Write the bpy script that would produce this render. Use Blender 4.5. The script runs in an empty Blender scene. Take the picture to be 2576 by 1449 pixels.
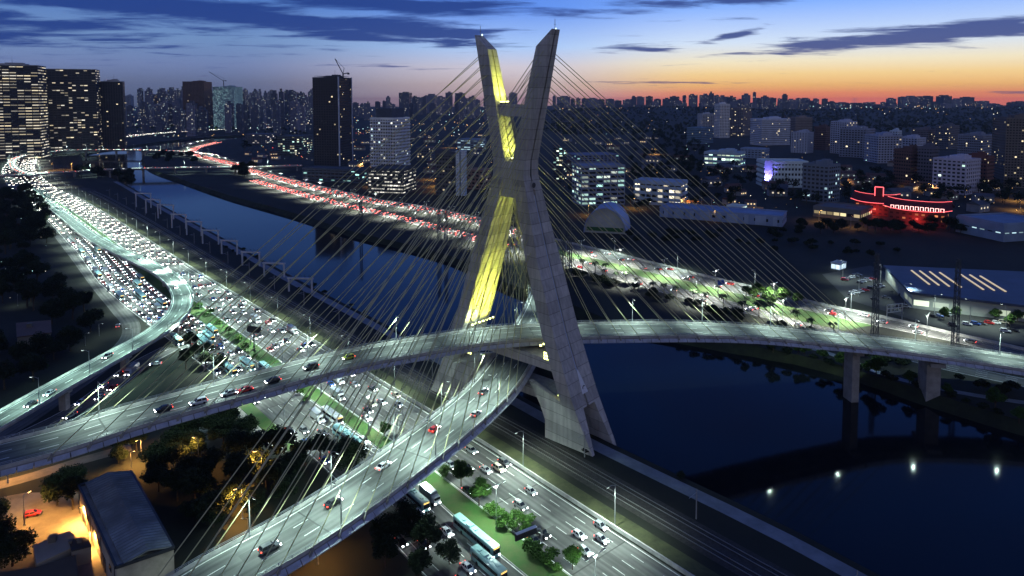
import bpy, math, random
import numpy as np
from mathutils import Vector, Matrix
from mathutils.geometry import delaunay_2d_cdt
random.seed(7)
S = bpy.context.scene
COL = S.collection
R = math.radians
# ------------------------------------------------------------------ camera
CAM_H = 115.0
FPX = 1700.0            # focal length in pixels of a 2576 px wide picture
YH = 246.0              # horizon row
TH = math.atan(FPX / 26700.0)
Y0 = YH + FPX * math.tan(TH)
cam = bpy.data.objects.new("camera", bpy.data.cameras.new("camera"))
COL.objects.link(cam)
cam.location = (0, 0, CAM_H)
cam.rotation_euler = (math.pi / 2 - TH, 0, 0)
cam.data.sensor_width = 36.0
cam.data.lens = FPX / 2576.0 * 36.0
cam.data.shift_y = -(724.5 - Y0) / 2576.0
cam.data.clip_start = 1.0
cam.data.clip_end = 60000.0
S.camera = cam


def P(px, py, z=0.0):
    """ground point (height z) seen at picture position px, py"""
    dx = (px - 1288.0) / FPX
    dz = -(py - Y0) / FPX
    d = Vector((dx, math.cos(TH) + dz * math.sin(TH), -math.sin(TH) + dz * math.cos(TH)))
    t = (z - CAM_H) / d.z
    return Vector((d.x * t, d.y * t, z))


def PD(px, py, D):
    """point at distance D (along y) seen at px, py"""
    dx = (px - 1288.0) / FPX
    dz = -(py - Y0) / FPX
    d = Vector((dx, math.cos(TH) + dz * math.sin(TH), -math.sin(TH) + dz * math.cos(TH)))
    t = D / d.y
    return Vector((d.x * t, D, CAM_H + d.z * t))


def lin(c):
    return tuple((x / 255.0 / 12.92) if x / 255.0 <= 0.04045 else ((x / 255.0 + 0.055) / 1.055) ** 2.4 for x in c)


# ------------------------------------------------------------------ render settings
S.view_settings.view_transform = 'Standard'
S.view_settings.look = 'None'
S.view_settings.exposure = 0.0
S.view_settings.gamma = 1.0
cy = S.cycles
cy.use_denoising = True
cy.max_bounces = 5
cy.diffuse_bounces = 2
cy.glossy_bounces = 3
cy.transmission_bounces = 2
cy.sample_clamp_indirect = 2.0
cy.sample_clamp_direct = 0.0
cy.caustics_reflective = False
cy.caustics_refractive = False
cy.use_light_tree = True


# ------------------------------------------------------------------ node helpers
class NT:
    def __init__(self, nt):
        self.nt = nt

    def n(self, t, **kw):
        nd = self.nt.nodes.new(t)
        for k, v in kw.items():
            setattr(nd, k, v)
        return nd

    def put(self, sock, v):
        if isinstance(v, bpy.types.NodeSocket):
            self.nt.links.new(v, sock)
        elif v is not None:
            if sock.type == 'RGBA' and len(v) == 3:
                v = (*v, 1)
            sock.default_value = v

    def m(self, op, a, b=None, c=None, clamp=False):
        nd = self.n('ShaderNodeMath', operation=op, use_clamp=clamp)
        self.put(nd.inputs[0], a)
        self.put(nd.inputs[1], b)
        if c is not None:
            self.put(nd.inputs[2], c)
        return nd.outputs[0]

    def mix(self, f, a, b):
        nd = self.n('ShaderNodeMix', data_type='RGBA')
        self.put(nd.inputs[0], f)
        self.put(nd.inputs[6], a)
        self.put(nd.inputs[7], b)
        return nd.outputs[2]

    def ss(self, x, lo, hi):
        nd = self.n('ShaderNodeMapRange', interpolation_type='SMOOTHSTEP')
        self.put(nd.inputs[0], x)
        self.put(nd.inputs[1], lo)
        self.put(nd.inputs[2], hi)
        return nd.outputs[0]

    def ramp(self, f, stops):
        nd = self.n('ShaderNodeValToRGB')
        self.put(nd.inputs[0], f)
        cr = nd.color_ramp
        while len(cr.elements) < len(stops):
            cr.elements.new(0.5)
        for e, (p, c) in zip(cr.elements, stops):
            e.position = p
            e.color = (*c, 1)
        return nd.outputs[0]


# ------------------------------------------------------------------ sky
def build_world():
    w = bpy.data.worlds.new("World")
    S.world = w
    w.use_nodes = True
    w.node_tree.nodes.clear()
    g = NT(w.node_tree)
    out = g.n('ShaderNodeOutputWorld')
    bg = g.n('ShaderNodeBackground')
    tc = g.n('ShaderNodeTexCoord')
    sep = g.n('ShaderNodeSeparateXYZ')
    g.put(sep.inputs[0], tc.outputs['Generated'])
    x, y, z = sep.outputs
    el = g.m('ARCSINE', z)
    az = g.m('ARCTAN2', x, y)
    t = g.m('SQRT', g.m('DIVIDE', g.m('MAXIMUM', el, 0.0), math.pi / 2))
    T = lambda d: math.sqrt(d / 90.0)
    Lr = g.ramp(t, [(0, lin((82, 92, 118))), (T(1.3), lin((100, 112, 146))), (T(2.6), lin((110, 128, 172))), (T(4.6), lin((106, 138, 186))), (T(7.5), lin((78, 118, 184))), (T(20), lin((34, 74, 156))), (T(45), lin((20, 45, 110))), (1, lin((14, 30, 80)))])
    Cr = g.ramp(t, [(0, lin((168, 134, 144))), (T(1.1), lin((204, 182, 180))), (T(2.6), lin((206, 200, 212))), (T(4.2), lin((168, 198, 242))), (T(7.5), lin((94, 142, 232))), (T(20), lin((36, 80, 168))), (T(45), lin((20, 45, 112))), (1, lin((14, 30, 80)))])
    Rr = g.ramp(t, [(0, lin((220, 116, 98))), (T(0.4), lin((240, 144, 98))), (T(1.0), lin((251, 190, 112))), (T(1.9), lin((248, 212, 146))), (T(2.9), lin((240, 228, 196))), (T(4.4), lin((206, 222, 242))), (T(7.5), lin((124, 170, 248))), (T(20), lin((40, 84, 172))), (1, lin((14, 30, 80)))])
    # eastern sky behind the camera, brightened to put more light on the mast
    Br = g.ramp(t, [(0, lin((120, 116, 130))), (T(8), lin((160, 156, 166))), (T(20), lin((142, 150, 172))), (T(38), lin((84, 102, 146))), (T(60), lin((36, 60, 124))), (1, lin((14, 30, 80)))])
    wr = g.m('MULTIPLY', g.ss(az, R(1), R(17)), g.m('SUBTRACT', 1.0, g.ss(az, R(60), R(115))))
    wl = g.m('MAXIMUM', g.m('SUBTRACT', 1.0, g.ss(az, R(-24), R(1))), g.ss(az, R(60), R(115)))
    col = g.mix(wl, Cr, Lr)
    col = g.mix(wr, col, Rr)
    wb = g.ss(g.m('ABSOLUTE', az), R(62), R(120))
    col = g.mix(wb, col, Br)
    # clouds on a high flat layer
    dz = g.m('ADD', g.m('MAXIMUM', z, 0.0), 0.035)
    comb = g.n('ShaderNodeCombineXYZ')
    g.put(comb.inputs[0], g.m('DIVIDE', x, dz))
    g.put(comb.inputs[1], g.m('DIVIDE', y, dz))
    nz = g.n('ShaderNodeTexNoise')
    nz.inputs['Scale'].default_value = 1.15
    nz.inputs['Detail'].default_value = 9
    nz.inputs['Roughness'].default_value = 0.62
    nz.inputs['Distortion'].default_value = 0.35
    mp = g.n('ShaderNodeMapping')
    mp.inputs['Rotation'].default_value = (0, 0, R(12))
    mp.inputs['Scale'].default_value = (0.8, 1.35, 1)
    g.put(mp.inputs[0], comb.outputs[0])
    g.put(nz.inputs['Vector'], mp.outputs[0])
    nf = nz.outputs[0]
    blobs = [(250, 4, 460, 36, 0.03, 1.0), (640, 44, 420, 38, 0.07, 1.05), (1010, 74, 290, 34, 0.1, 1.0), (1000, 10, 400, 34, 0.03, 0.95), (820, 80, 300, 24, 0.08, 0.9), (1850, 2, 330, 13, 0.0, 0.95),
             (2300, 92, 340, 22, -0.06, 1.1), (2480, 60, 190, 18, -0.05, 0.85), (1610, 124, 130, 9, 0.02, 0.8), (1850, 88, 75, 10, -0.2, 0.8), (1010, 168, 170, 5, 0.03, 0.55),
             (1640, 208, 260, 4, 0.01, 0.55), (2560, 233, 60, 4, 0, 0.7), (420, 135, 60, 4, 0, 0.5), (850, 128, 70, 4, 0, 0.4), (-500, 40, 600, 60, 0, 0.9), (1780, 50, 200, 8, 0, 0.35), (1500, 30, 260, 10, 0.03, 0.4)]
    acc = None
    for px, py, rx, ry, tilt, k in blobs:
        a0 = math.atan((px - 1288) / FPX)
        e0 = math.atan((246 - py) / FPX * math.cos(a0))
        da = g.m('SUBTRACT', az, a0)
        de = g.m('ADD', g.m('SUBTRACT', el, e0), g.m('MULTIPLY', da, tilt))
        qa = g.m('POWER', g.m('ABSOLUTE', g.m('MULTIPLY', da, FPX * 1.05 / rx)), 2.0)
        qe = g.m('POWER', g.m('ABSOLUTE', g.m('MULTIPLY', de, FPX * 1.05 / ry)), 2.0)
        v = g.m('MULTIPLY', g.m('EXPONENT', g.m('MULTIPLY', g.m('ADD', qa, qe), -1.0)), k)
        acc = v if acc is None else g.m('MAXIMUM', acc, v)
    acc = g.m('MAXIMUM', acc, g.m('MULTIPLY', g.ss(el, R(8.5), R(14)), 0.4))
    dens = g.ss(g.m('ADD', nf, g.m('MULTIPLY', acc, 0.46)), 0.60, 0.84)
    cl = g.mix(g.ss(az, R(-6), R(14)), lin((26, 56, 128)), lin((46, 66, 132)))
    cl = g.mix(g.ss(el, R(2.3), R(0.6)), cl, lin((128, 96, 118)))
    col = g.mix(g.m('MULTIPLY', dens, 0.93), col, cl)
    # ground side of the sky dome
    col = g.mix(g.ss(el, R(-0.4), R(-1.2)), col, (0.004, 0.006, 0.014))
    sky = g.n('ShaderNodeTexSky', sky_type='NISHITA', sun_disc=False)
    sky.sun_elevation = R(-4)
    sky.sun_rotation = R(28)
    add = g.n('ShaderNodeMix', data_type='RGBA', blend_type='ADD')
    add.inputs[0].default_value = 0.05
    g.put(add.inputs[6], col)
    g.put(add.inputs[7], sky.outputs[0])
    g.put(bg.inputs[0], add.outputs[2])
    bg.inputs[1].default_value = 1.12
    g.put(out.inputs[0], bg.outputs[0])


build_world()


# ------------------------------------------------------------------ mesh builder
class MB:
    def __init__(self):
        self.v, self.f, self.mi, self.uv = [], [], [], []
        self.has_uv = False

    def face(self, pts, mi=0, uv=None):
        b = len(self.v)
        self.v += [tuple(p) for p in pts]
        self.f.append(tuple(range(b, b + len(pts))))
        self.mi.append(mi)
        if uv:
            self.has_uv = True
        self.uv.append(uv or [(0, 0)] * len(pts))

    def mesh(self, vs, fs, mi=0):
        b = len(self.v)
        self.v += [tuple(p) for p in vs]
        for f in fs:
            self.f.append(tuple(b + i for i in f))
            self.mi.append(mi)
            self.uv.append([(0, 0)] * len(f))

    def box(self, c, s, rz=0.0, mi=0, M=None):
        cx, cy_, cz = c
        hx, hy, hz = s[0] / 2, s[1] / 2, s[2] / 2
        cr, sr = math.cos(rz), math.sin(rz)
        vs = []
        for a, b, d in ((-1, -1, -1), (1, -1, -1), (1, 1, -1), (-1, 1, -1), (-1, -1, 1), (1, -1, 1), (1, 1, 1), (-1, 1, 1)):
            x, y, z = a * hx, b * hy, d * hz
            p = Vector((cx + x * cr - y * sr, cy_ + x * sr + y * cr, cz + z))
            vs.append(M @ p if M else p)
        self.mesh(vs, [(3, 2, 1, 0), (4, 5, 6, 7), (0, 1, 5, 4), (1, 2, 6, 5), (2, 3, 7, 6), (3, 0, 4, 7)], mi)

    def beam(self, a, b, w, h=None, mi=0):
        """box from a to b with section w x h"""
        a, b = Vector(a), Vector(b)
        h = h or w
        d = (b - a).normalized()
        up = Vector((0, 0, 1)) if abs(d.z) < 0.95 else Vector((1, 0, 0))
        s = d.cross(up).normalized()
        u = s.cross(d)
        vs = [p + s * i * w / 2 + u * j * h / 2 for p in (a, b) for i, j in ((-1, -1), (1, -1), (1, 1), (-1, 1))]
        self.mesh(vs, [(3, 2, 1, 0), (4, 5, 6, 7), (0, 1, 5, 4), (1, 2, 6, 5), (2, 3, 7, 6), (3, 0, 4, 7)], mi)

    def tube(self, pts, r, n=6, mi=0, cap=True):
        pts = [Vector(p) for p in pts]
        rs = r if isinstance(r, (list, tuple)) else [r] * len(pts)
        rings = []
        for i, p in enumerate(pts):
            d = (pts[min(i + 1, len(pts) - 1)] - pts[max(i - 1, 0)]).normalized()
            up = Vector((0, 0, 1)) if abs(d.z) < 0.9 else Vector((1, 0, 0))
            s = d.cross(up).normalized()
            u = s.cross(d)
            rings.append([p + (s * math.cos(2 * math.pi * k / n) + u * math.sin(2 * math.pi * k / n)) * rs[i] for k in range(n)])
        self.loft(rings, mi, cap)

    def loft(self, rings, mi=0, cap=True):
        n = len(rings[0])
        vs = [p for r_ in rings for p in r_]
        fs = []
        for i in range(len(rings) - 1):
            for k in range(n):
                a, b = i * n + k, i * n + (k + 1) % n
                fs.append((a, b, b + n, a + n))
        if cap:
            fs.append(tuple(range(n - 1, -1, -1)))
            fs.append(tuple((len(rings) - 1) * n + k for k in range(n)))
        self.mesh(vs, fs, mi)

    def prism(self, poly, z0, z1, mi=0, mit=None, uvs=False):
        n = len(poly)
        u = 0.0
        area = sum(poly[i][0] * poly[(i + 1) % n][1] - poly[(i + 1) % n][0] * poly[i][1] for i in range(n))
        if area < 0:
            poly = poly[::-1]
        for i in range(n):
            a, b = poly[i], poly[(i + 1) % n]
            L = math.hypot(b[0] - a[0], b[1] - a[1])
            self.face([(a[0], a[1], z0), (b[0], b[1], z0), (b[0], b[1], z1), (a[0], a[1], z1)], mi, [(u, 0), (u + L, 0), (u + L, z1 - z0), (u, z1 - z0)])
            u += math.ceil(L) + 3
        self.face([(p[0], p[1], z1) for p in poly], mi if mit is None else mit)
        self.face([(p[0], p[1], z0) for p in poly[::-1]], mi if mit is None else mit)

    def cyl(self, c, r, h, n=12, axis='z', mi=0, r2=None):
        r2 = r if r2 is None else r2
        c = Vector(c)
        A = {'z': (Vector((1, 0, 0)), Vector((0, 1, 0)), Vector((0, 0, 1))), 'y': (Vector((0, 0, 1)), Vector((1, 0, 0)), Vector((0, 1, 0))), 'x': (Vector((0, 1, 0)), Vector((0, 0, 1)), Vector((1, 0, 0)))}[axis]
        rings = [[c + A[2] * s * h / 2 + (A[0] * math.cos(2 * math.pi * k / n) + A[1] * math.sin(2 * math.pi * k / n)) * q for k in range(n)] for s, q in ((-1, r), (1, r2))]
        self.loft(rings, mi)

    def build(self, name, mats, parent=None, smooth=False):
        me = bpy.data.meshes.new(name)
        me.from_pydata(self.v, [], self.f)
        for m_ in (mats if isinstance(mats, (list, tuple)) else [mats]):
            me.materials.append(m_)
        me.polygons.foreach_set('material_index', self.mi)
        if smooth:
            me.polygons.foreach_set('use_smooth', [True] * len(self.f))
        if self.has_uv:
            lay = me.uv_layers.new(name='UVMap')
            flat = [c for u in self.uv for p in u for c in p]
            lay.data.foreach_set('uv', flat)
        me.update()
        o = bpy.data.objects.new(name, me)
        COL.objects.link(o)
        if parent:
            o.parent = parent
        return o


def empty(name, loc=(0, 0, 0), rz=0.0):
    o = bpy.data.objects.new(name, None)
    COL.objects.link(o)
    o.location = loc
    o.rotation_euler = (0, 0, rz)
    o.empty_display_size = 0.5
    return o


def tag(o, label=None, cat=None, group=None, kind=None):
    if label:
        o['label'] = label
    if cat:
        o['category'] = cat
    if group:
        o['group'] = group
    if kind:
        o['kind'] = kind
    return o


KIDS = {}


def kids_of(o):
    return [c for c in o.children]


def dup(root, loc=None, rz=None, sc=None):
    """copy a thing with its parts and sub-parts"""
    r_ = root.copy()
    COL.objects.link(r_)
    if loc is not None:
        r_.location = loc
    if rz is not None:
        r_.rotation_euler = (0, 0, rz)
    if sc is not None:
        r_.scale = (sc, sc, sc) if not isinstance(sc, (tuple, list)) else sc
    for ch in KIDS.get(root.name, ()):
        c = ch.copy()
        COL.objects.link(c)
        c.parent = r_
        for gch in KIDS.get(ch.name, ()):
            d = gch.copy()
            COL.objects.link(d)
            d.parent = c
    return r_


def register(root):
    KIDS[root.name] = list(root.children)
    for c in root.children:
        KIDS[c.name] = list(c.children)
    return root


ONES = 'first second third fourth fifth sixth seventh eighth ninth tenth eleventh twelfth thirteenth fourteenth fifteenth sixteenth seventeenth eighteenth nineteenth'.split()
TENS = {2: 'twent', 3: 'thirt', 4: 'fort', 5: 'fift', 6: 'sixt', 7: 'sevent', 8: 'eight', 9: 'ninet'}


def nth(n):
    if n < 20:
        return ONES[n - 1]
    if n >= 100:
        return 'hundred-and-' + nth(n - 100) if n > 100 else 'hundredth'
    t, o = divmod(n, 10)
    return TENS[t] + ('ieth' if o == 0 else 'y-' + ONES[o - 1])


# ------------------------------------------------------------------ materials
def mat(name, col, rough=0.8, var=0.15, scale=0.3, metal=0.0, emit=None, es=0.0, bump=0.0, col2=None, coat=0.0, spec=0.5, sampling=None):
    m_ = bpy.data.materials.new(name)
    m_.use_nodes = True
    g = NT(m_.node_tree)
    bs = m_.node_tree.nodes['Principled BSDF']
    bs.inputs['Roughness'].default_value = rough
    bs.inputs['Metallic'].default_value = metal
    bs.inputs['Specular IOR Level'].default_value = spec
    if coat:
        bs.inputs['Coat Weight'].default_value = coat
    if var > 0 or col2:
        tc = g.n('ShaderNodeTexCoord')
        nz = g.n('ShaderNodeTexNoise')
        nz.inputs['Scale'].default_value = scale
        nz.inputs['Detail'].default_value = 5
        nz.inputs['Roughness'].default_value = 0.65
        g.put(nz.inputs['Vector'], tc.outputs['Object'])
        f = g.ss(nz.outputs[0], 0.3, 0.7)
        a = tuple(c * (1 - var) for c in col)
        b = col2 or tuple(min(1, c * (1 + var)) for c in col)
        g.put(bs.inputs['Base Color'], g.mix(f, a, b))
        if bump:
            bp = g.n('ShaderNodeBump')
            bp.inputs['Strength'].default_value = bump
            bp.inputs['Distance'].default_value = 0.1
            g.put(bp.inputs['Height'], nz.outputs[0])
            g.put(bs.inputs['Normal'], bp.outputs[0])
    else:
        bs.inputs['Base Color'].default_value = (*col, 1)
    if emit:
        bs.inputs['Emission Color'].default_value = (*emit, 1)
        bs.inputs['Emission Strength'].default_value = es
        m_.cycles.emission_sampling = sampling or 'NONE'
    return m_


def win_mat(name, wall, glass, bay, storey, lit, litcol, es, wf=0.7, hf=0.5, tint2=None, rowlit=0.0):
    """facade whose uv is in metres: a grid of panes, some of them lit from inside"""
    m_ = bpy.data.materials.new(name)
    m_.use_nodes = True
    g = NT(m_.node_tree)
    bs = m_.node_tree.nodes['Principled BSDF']
    uv = g.n('ShaderNodeUVMap', uv_map='UVMap')
    sp = g.n('ShaderNodeSeparateXYZ')
    g.put(sp.inputs[0], uv.outputs[0])
    u = g.m('DIVIDE', sp.outputs[0], bay)
    v = g.m('DIVIDE', sp.outputs[1], storey)
    fu, fv = g.m('FRACT', u), g.m('FRACT', v)
    iu, iv = g.m('FLOOR', u), g.m('FLOOR', v)
    inu = g.m('LESS_THAN', g.m('ABSOLUTE', g.m('SUBTRACT', fu, 0.5)), wf / 2)
    inv = g.m('LESS_THAN', g.m('ABSOLUTE', g.m('SUBTRACT', fv, 0.55)), hf / 2)
    ins = g.m('MULTIPLY', inu, inv)
    oi = g.n('ShaderNodeObjectInfo')
    cb = g.n('ShaderNodeCombineXYZ')
    g.put(cb.inputs[0], iu)
    g.put(cb.inputs[1], iv)
    g.put(cb.inputs[2], g.m('MULTIPLY', oi.outputs['Random'], 97.0))
    wn = g.n('ShaderNodeTexWhiteNoise', noise_dimensions='3D')
    g.put(wn.inputs[0], cb.outputs[0])
    rnd = wn.outputs['Value']
    rc = g.n('ShaderNodeSeparateColor')
    g.put(rc.inputs[0], wn.outputs['Color'])
    # lit panes gather in patches
    nz = g.n('ShaderNodeTexNoise')
    nz.inputs['Scale'].default_value = 0.35
    nz.inputs['Detail'].default_value = 1
    g.put(nz.inputs['Vector'], cb.outputs[0])
    th = g.m('MULTIPLY', g.m('MULTIPLY_ADD', nz.outputs[0], 2.6, -0.3), lit)
    on = g.m('MULTIPLY', g.m('LESS_THAN', rnd, th), ins)
    bright = g.m('MULTIPLY_ADD', g.m('POWER', rc.outputs[1], 2.0), 1.3, 0.25)
    g.put(bs.inputs['Base Color'], g.mix(ins, wall, glass))
    g.put(bs.inputs['Roughness'], g.m('MULTIPLY_ADD', ins, -0.6, 0.85))
    lc = g.mix(rc.outputs[2], litcol, tint2 or litcol)
    g.put(bs.inputs['Emission Color'], lc)
    g.put(bs.inputs['Emission Strength'], g.m('MULTIPLY', g.m('MULTIPLY', on, bright), es))
    m_.cycles.emission_sampling = 'NONE'
    return m_


def concrete_mat(name, col, lift=3.6, panel=4.2, dark=0.55):
    """cast concrete with pour joints"""
    m_ = bpy.data.materials.new(name)
    m_.use_nodes = True
    g = NT(m_.node_tree)
    bs = m_.node_tree.nodes['Principled BSDF']
    tc = g.n('ShaderNodeTexCoord')
    sp = g.n('ShaderNodeSeparateXYZ')
    g.put(sp.inputs[0], tc.outputs['Object'])
    nz = g.n('ShaderNodeTexNoise')
    nz.inputs['Scale'].default_value = 0.25
    nz.inputs['Detail'].default_value = 7
    nz.inputs['Roughness'].default_value = 0.7
    g.put(nz.inputs['Vector'], tc.outputs['Object'])
    zz = g.m('DIVIDE', g.m('ADD', sp.outputs[2], g.m('MULTIPLY', sp.outputs[0], 0.04)), lift)
    jz = g.m('LESS_THAN', g.m('FRACT', zz), 0.055)
    row = g.n('ShaderNodeTexWhiteNoise', noise_dimensions='1D')
    g.put(row.inputs[1], g.m('FLOOR', zz))
    yy = g.m('FRACT', g.m('ADD', g.m('DIVIDE', sp.outputs[1], panel), g.m('MULTIPLY', row.outputs[0], 0.2)))
    jy = g.m('LESS_THAN', yy, 0.03)
    j = g.m('MAXIMUM', jz, g.m('MULTIPLY', jy, 0.6))
    tone = g.m('MULTIPLY_ADD', row.outputs[0], 0.3, 0.82)
    st = g.n('ShaderNodeTexNoise')
    st.inputs['Scale'].default_value = 1.0
    st.inputs['Detail'].default_value = 5
    smp = g.n('ShaderNodeMapping')
    smp.inputs['Scale'].default_value = (0.9, 0.9, 0.035)
    g.put(smp.inputs[0], tc.outputs['Object'])
    g.put(st.inputs['Vector'], smp.outputs[0])
    f = g.m('MULTIPLY_ADD', g.ss(st.outputs[0], 0.35, 0.65), 0.55, g.m('MULTIPLY', g.ss(nz.outputs[0], 0.3, 0.72), 0.45))
    c = g.mix(f, tuple(x * 0.74 for x in col), tuple(min(1, x * 1.14) for x in col))
    vm = g.n('ShaderNodeMix', data_type='RGBA', blend_type='MULTIPLY')
    vm.inputs[0].default_value = 1
    g.put(vm.inputs[6], c)
    cc = g.n('ShaderNodeCombineColor')
    for i in range(3):
        g.put(cc.inputs[i], tone)
    g.put(vm.inputs[7], cc.outputs[0])
    g.put(bs.inputs['Base Color'], g.mix(g.m('MULTIPLY', j, dark), vm.outputs[2], tuple(x * 0.2 for x in col)))
    bs.inputs['Roughness'].default_value = 0.85
    bp = g.n('ShaderNodeBump')
    bp.inputs['Strength'].default_value = 0.5
    bp.inputs['Distance'].default_value = 0.15
    g.put(bp.inputs['Height'], g.m('SUBTRACT', g.m('MULTIPLY', nz.outputs[0], 0.4), j))
    g.put(bs.inputs['Normal'], bp.outputs[0])
    return m_


def foliage_mat(name, a, b):
    m_ = bpy.data.materials.new(name)
    m_.use_nodes = True
    g = NT(m_.node_tree)
    bs = m_.node_tree.nodes['Principled BSDF']
    tc = g.n('ShaderNodeTexCoord')
    nz = g.n('ShaderNodeTexNoise')
    nz.inputs['Scale'].default_value = 0.9
    nz.inputs['Detail'].default_value = 3
    g.put(nz.inputs['Vector'], tc.outputs['Object'])
    oi = g.n('ShaderNodeObjectInfo')
    f = g.m('ADD', g.m('MULTIPLY', g.ss(nz.outputs[0], 0.3, 0.7), 0.7), g.m('MULTIPLY', oi.outputs['Random'], 0.3))
    g.put(bs.inputs['Base Color'], g.mix(f, a, b))
    bs.inputs['Roughness'].default_value = 0.7
    bs.inputs['Specular IOR Level'].default_value = 0.15
    return m_


def asphalt_mat(name, col, tread=3.5):
    """asphalt with worn wheel tracks along the uv and patches"""
    m_ = bpy.data.materials.new(name)
    m_.use_nodes = True
    g = NT(m_.node_tree)
    bs = m_.node_tree.nodes['Principled BSDF']
    uv = g.n('ShaderNodeUVMap', uv_map='UVMap')
    mp = g.n('ShaderNodeMapping')
    mp.inputs['Scale'].default_value = (0.55, 0.03, 1)
    g.put(mp.inputs[0], uv.outputs[0])
    nz = g.n('ShaderNodeTexNoise')
    nz.inputs['Scale'].default_value = 1.0
    nz.inputs['Detail'].default_value = 5
    g.put(nz.inputs['Vector'], mp.outputs[0])
    n2 = g.n('ShaderNodeTexNoise')
    n2.inputs['Scale'].default_value = 0.12
    n2.inputs['Detail'].default_value = 6
    g.put(n2.inputs['Vector'], uv.outputs[0])
    f = g.m('ADD', g.m('MULTIPLY', g.ss(nz.outputs[0], 0.3, 0.7), 0.6), g.m('MULTIPLY', g.ss(n2.outputs[0], 0.35, 0.65), 0.4))
    sp = g.n('ShaderNodeSeparateXYZ')
    g.put(sp.inputs[0], uv.outputs[0])
    track = g.m('MULTIPLY_ADD', g.m('COSINE', g.m('MULTIPLY', sp.outputs[0], 2 * math.pi / (tread / 2))), 0.16, 0.0)
    f = g.m('ADD', f, track, clamp=True)
    base = g.mix(f, tuple(c * 0.55 for c in col), tuple(c * 1.5 for c in col))
    # square repair patches and cross joints
    bk = g.n('ShaderNodeCombineXYZ')
    g.put(bk.inputs[0], g.m('FLOOR', g.m('DIVIDE', sp.outputs[0], tread)))
    g.put(bk.inputs[1], g.m('FLOOR', g.m('DIVIDE', sp.outputs[1], 17.0)))
    wn = g.n('ShaderNodeTexWhiteNoise', noise_dimensions='3D')
    g.put(wn.inputs[0], bk.outputs[0])
    patch = g.m('GREATER_THAN', wn.outputs[0], 0.86)
    base = g.mix(g.m('MULTIPLY', patch, 0.55), base, tuple(c * 0.45 for c in col))
    joint = g.m('LESS_THAN', g.m('FRACT', g.m('DIVIDE', sp.outputs[1], 34.0)), 0.012)
    base = g.mix(g.m('MULTIPLY', joint, 0.7), base, tuple(c * 0.25 for c in col))
    g.put(bs.inputs['Base Color'], base)
    bs.inputs['Roughness'].default_value = 0.8
    bs.inputs['Specular IOR Level'].default_value = 0.3
    return m_


M = {}
M['asphalt'] = asphalt_mat('asphalt', (0.11, 0.11, 0.105))
M['deck_asphalt'] = asphalt_mat('deck_asphalt', (0.11, 0.115, 0.11))
M['mark'] = mat('road_paint', (0.75, 0.75, 0.72), 0.6, 0.2, 0.8)
M['concrete'] = concrete_mat('cast_concrete', (0.50, 0.48, 0.45))
M['deck_concrete'] = mat('deck_concrete', (0.27, 0.265, 0.26), 0.85, 0.25, 0.25, bump=0.2)
M['fairing'] = mat('fairing_panel', (0.42, 0.44, 0.5), 0.6, 0.2, 0.35)
M['barrier'] = mat('barrier_concrete', (0.42, 0.42, 0.4), 0.85, 0.25, 0.4)
M['steel'] = mat('galvanised_steel', (0.4, 0.42, 0.43), 0.45, 0.15, 0.5, metal=0.6)
M['darksteel'] = mat('dark_steel', (0.06, 0.065, 0.075), 0.5, 0.2, 0.5, metal=0.3)
M['pylon'] = mat('pylon_steel', (0.05, 0.06, 0.075), 0.6, 0.2, 0.5)
M['cable'] = mat('cable_sheath', (0.46, 0.44, 0.24), 0.5, 0.1, 0.05)
M['groove'] = mat('groove_lining', (0.55, 0.64, 0.82), 0.5, 0.15, 0.2)
M['white'] = mat('white_panel', (0.75, 0.77, 0.8), 0.55, 0.08, 0.5)
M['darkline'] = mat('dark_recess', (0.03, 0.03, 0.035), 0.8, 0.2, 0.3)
M['ground'] = mat('dark_soil_and_grass', (0.009, 0.012, 0.006), 0.95, 0.4, 0.02, col2=(0.018, 0.02, 0.011))
M['grass'] = mat('mown_grass', (0.03, 0.115, 0.012), 0.9, 0.2, 0.16, bump=0.4, col2=(0.065, 0.09, 0.025))
M['drygrass'] = mat('dry_grass', (0.05, 0.055, 0.02), 0.9, 0.4, 0.2, bump=0.4)
M['bank'] = mat('river_bank_weeds', (0.016, 0.022, 0.009), 0.95, 0.5, 0.1, bump=0.5)
M['path'] = mat('pale_path', (0.22, 0.24, 0.26), 0.9, 0.2, 0.15)
M['ballast'] = mat('ballast', (0.045, 0.04, 0.036), 0.95, 0.35, 0.9, bump=0.5)
M['rail'] = mat('rail_steel', (0.45, 0.43, 0.4), 0.3, 0.1, 0.4, metal=0.8)
M['bark'] = mat('bark', (0.06, 0.045, 0.03), 0.9, 0.3, 1.5)
M['leaf'] = foliage_mat('leaves', (0.022, 0.05, 0.012), (0.06, 0.12, 0.025))
M['leaf_bright'] = foliage_mat('bright_leaves', (0.02, 0.06, 0.010), (0.07, 0.15, 0.025))
M['leaf_dark'] = foliage_mat('dark_leaves', (0.010, 0.018, 0.008), (0.026, 0.04, 0.016))
M['palm'] = foliage_mat('palm_fronds', (0.014, 0.028, 0.01), (0.035, 0.06, 0.02))
M['lamp'] = mat('lamp_glass', (0.8, 0.8, 0.8), 0.3, 0, emit=(0.85, 1.0, 0.93), es=3.5)
M['lamp_warm'] = mat('sodium_glass', (0.8, 0.7, 0.5), 0.3, 0, emit=(1.0, 0.55, 0.15), es=14)
M['flood'] = mat('floodlight_glass', (0.8, 0.8, 0.6), 0.3, 0, emit=(0.95, 1.0, 0.30), es=6)
M['tyre'] = mat('tyre_rubber', (0.015, 0.015, 0.015), 0.9, 0)
M['carglass'] = mat('car_glass', (0.012, 0.015, 0.02), 0.08, 0)
M['headlight'] = mat('headlight_lens', (0.9, 0.9, 0.9), 0.2, 0, emit=(0.9, 0.96, 1.0), es=22)
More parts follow.
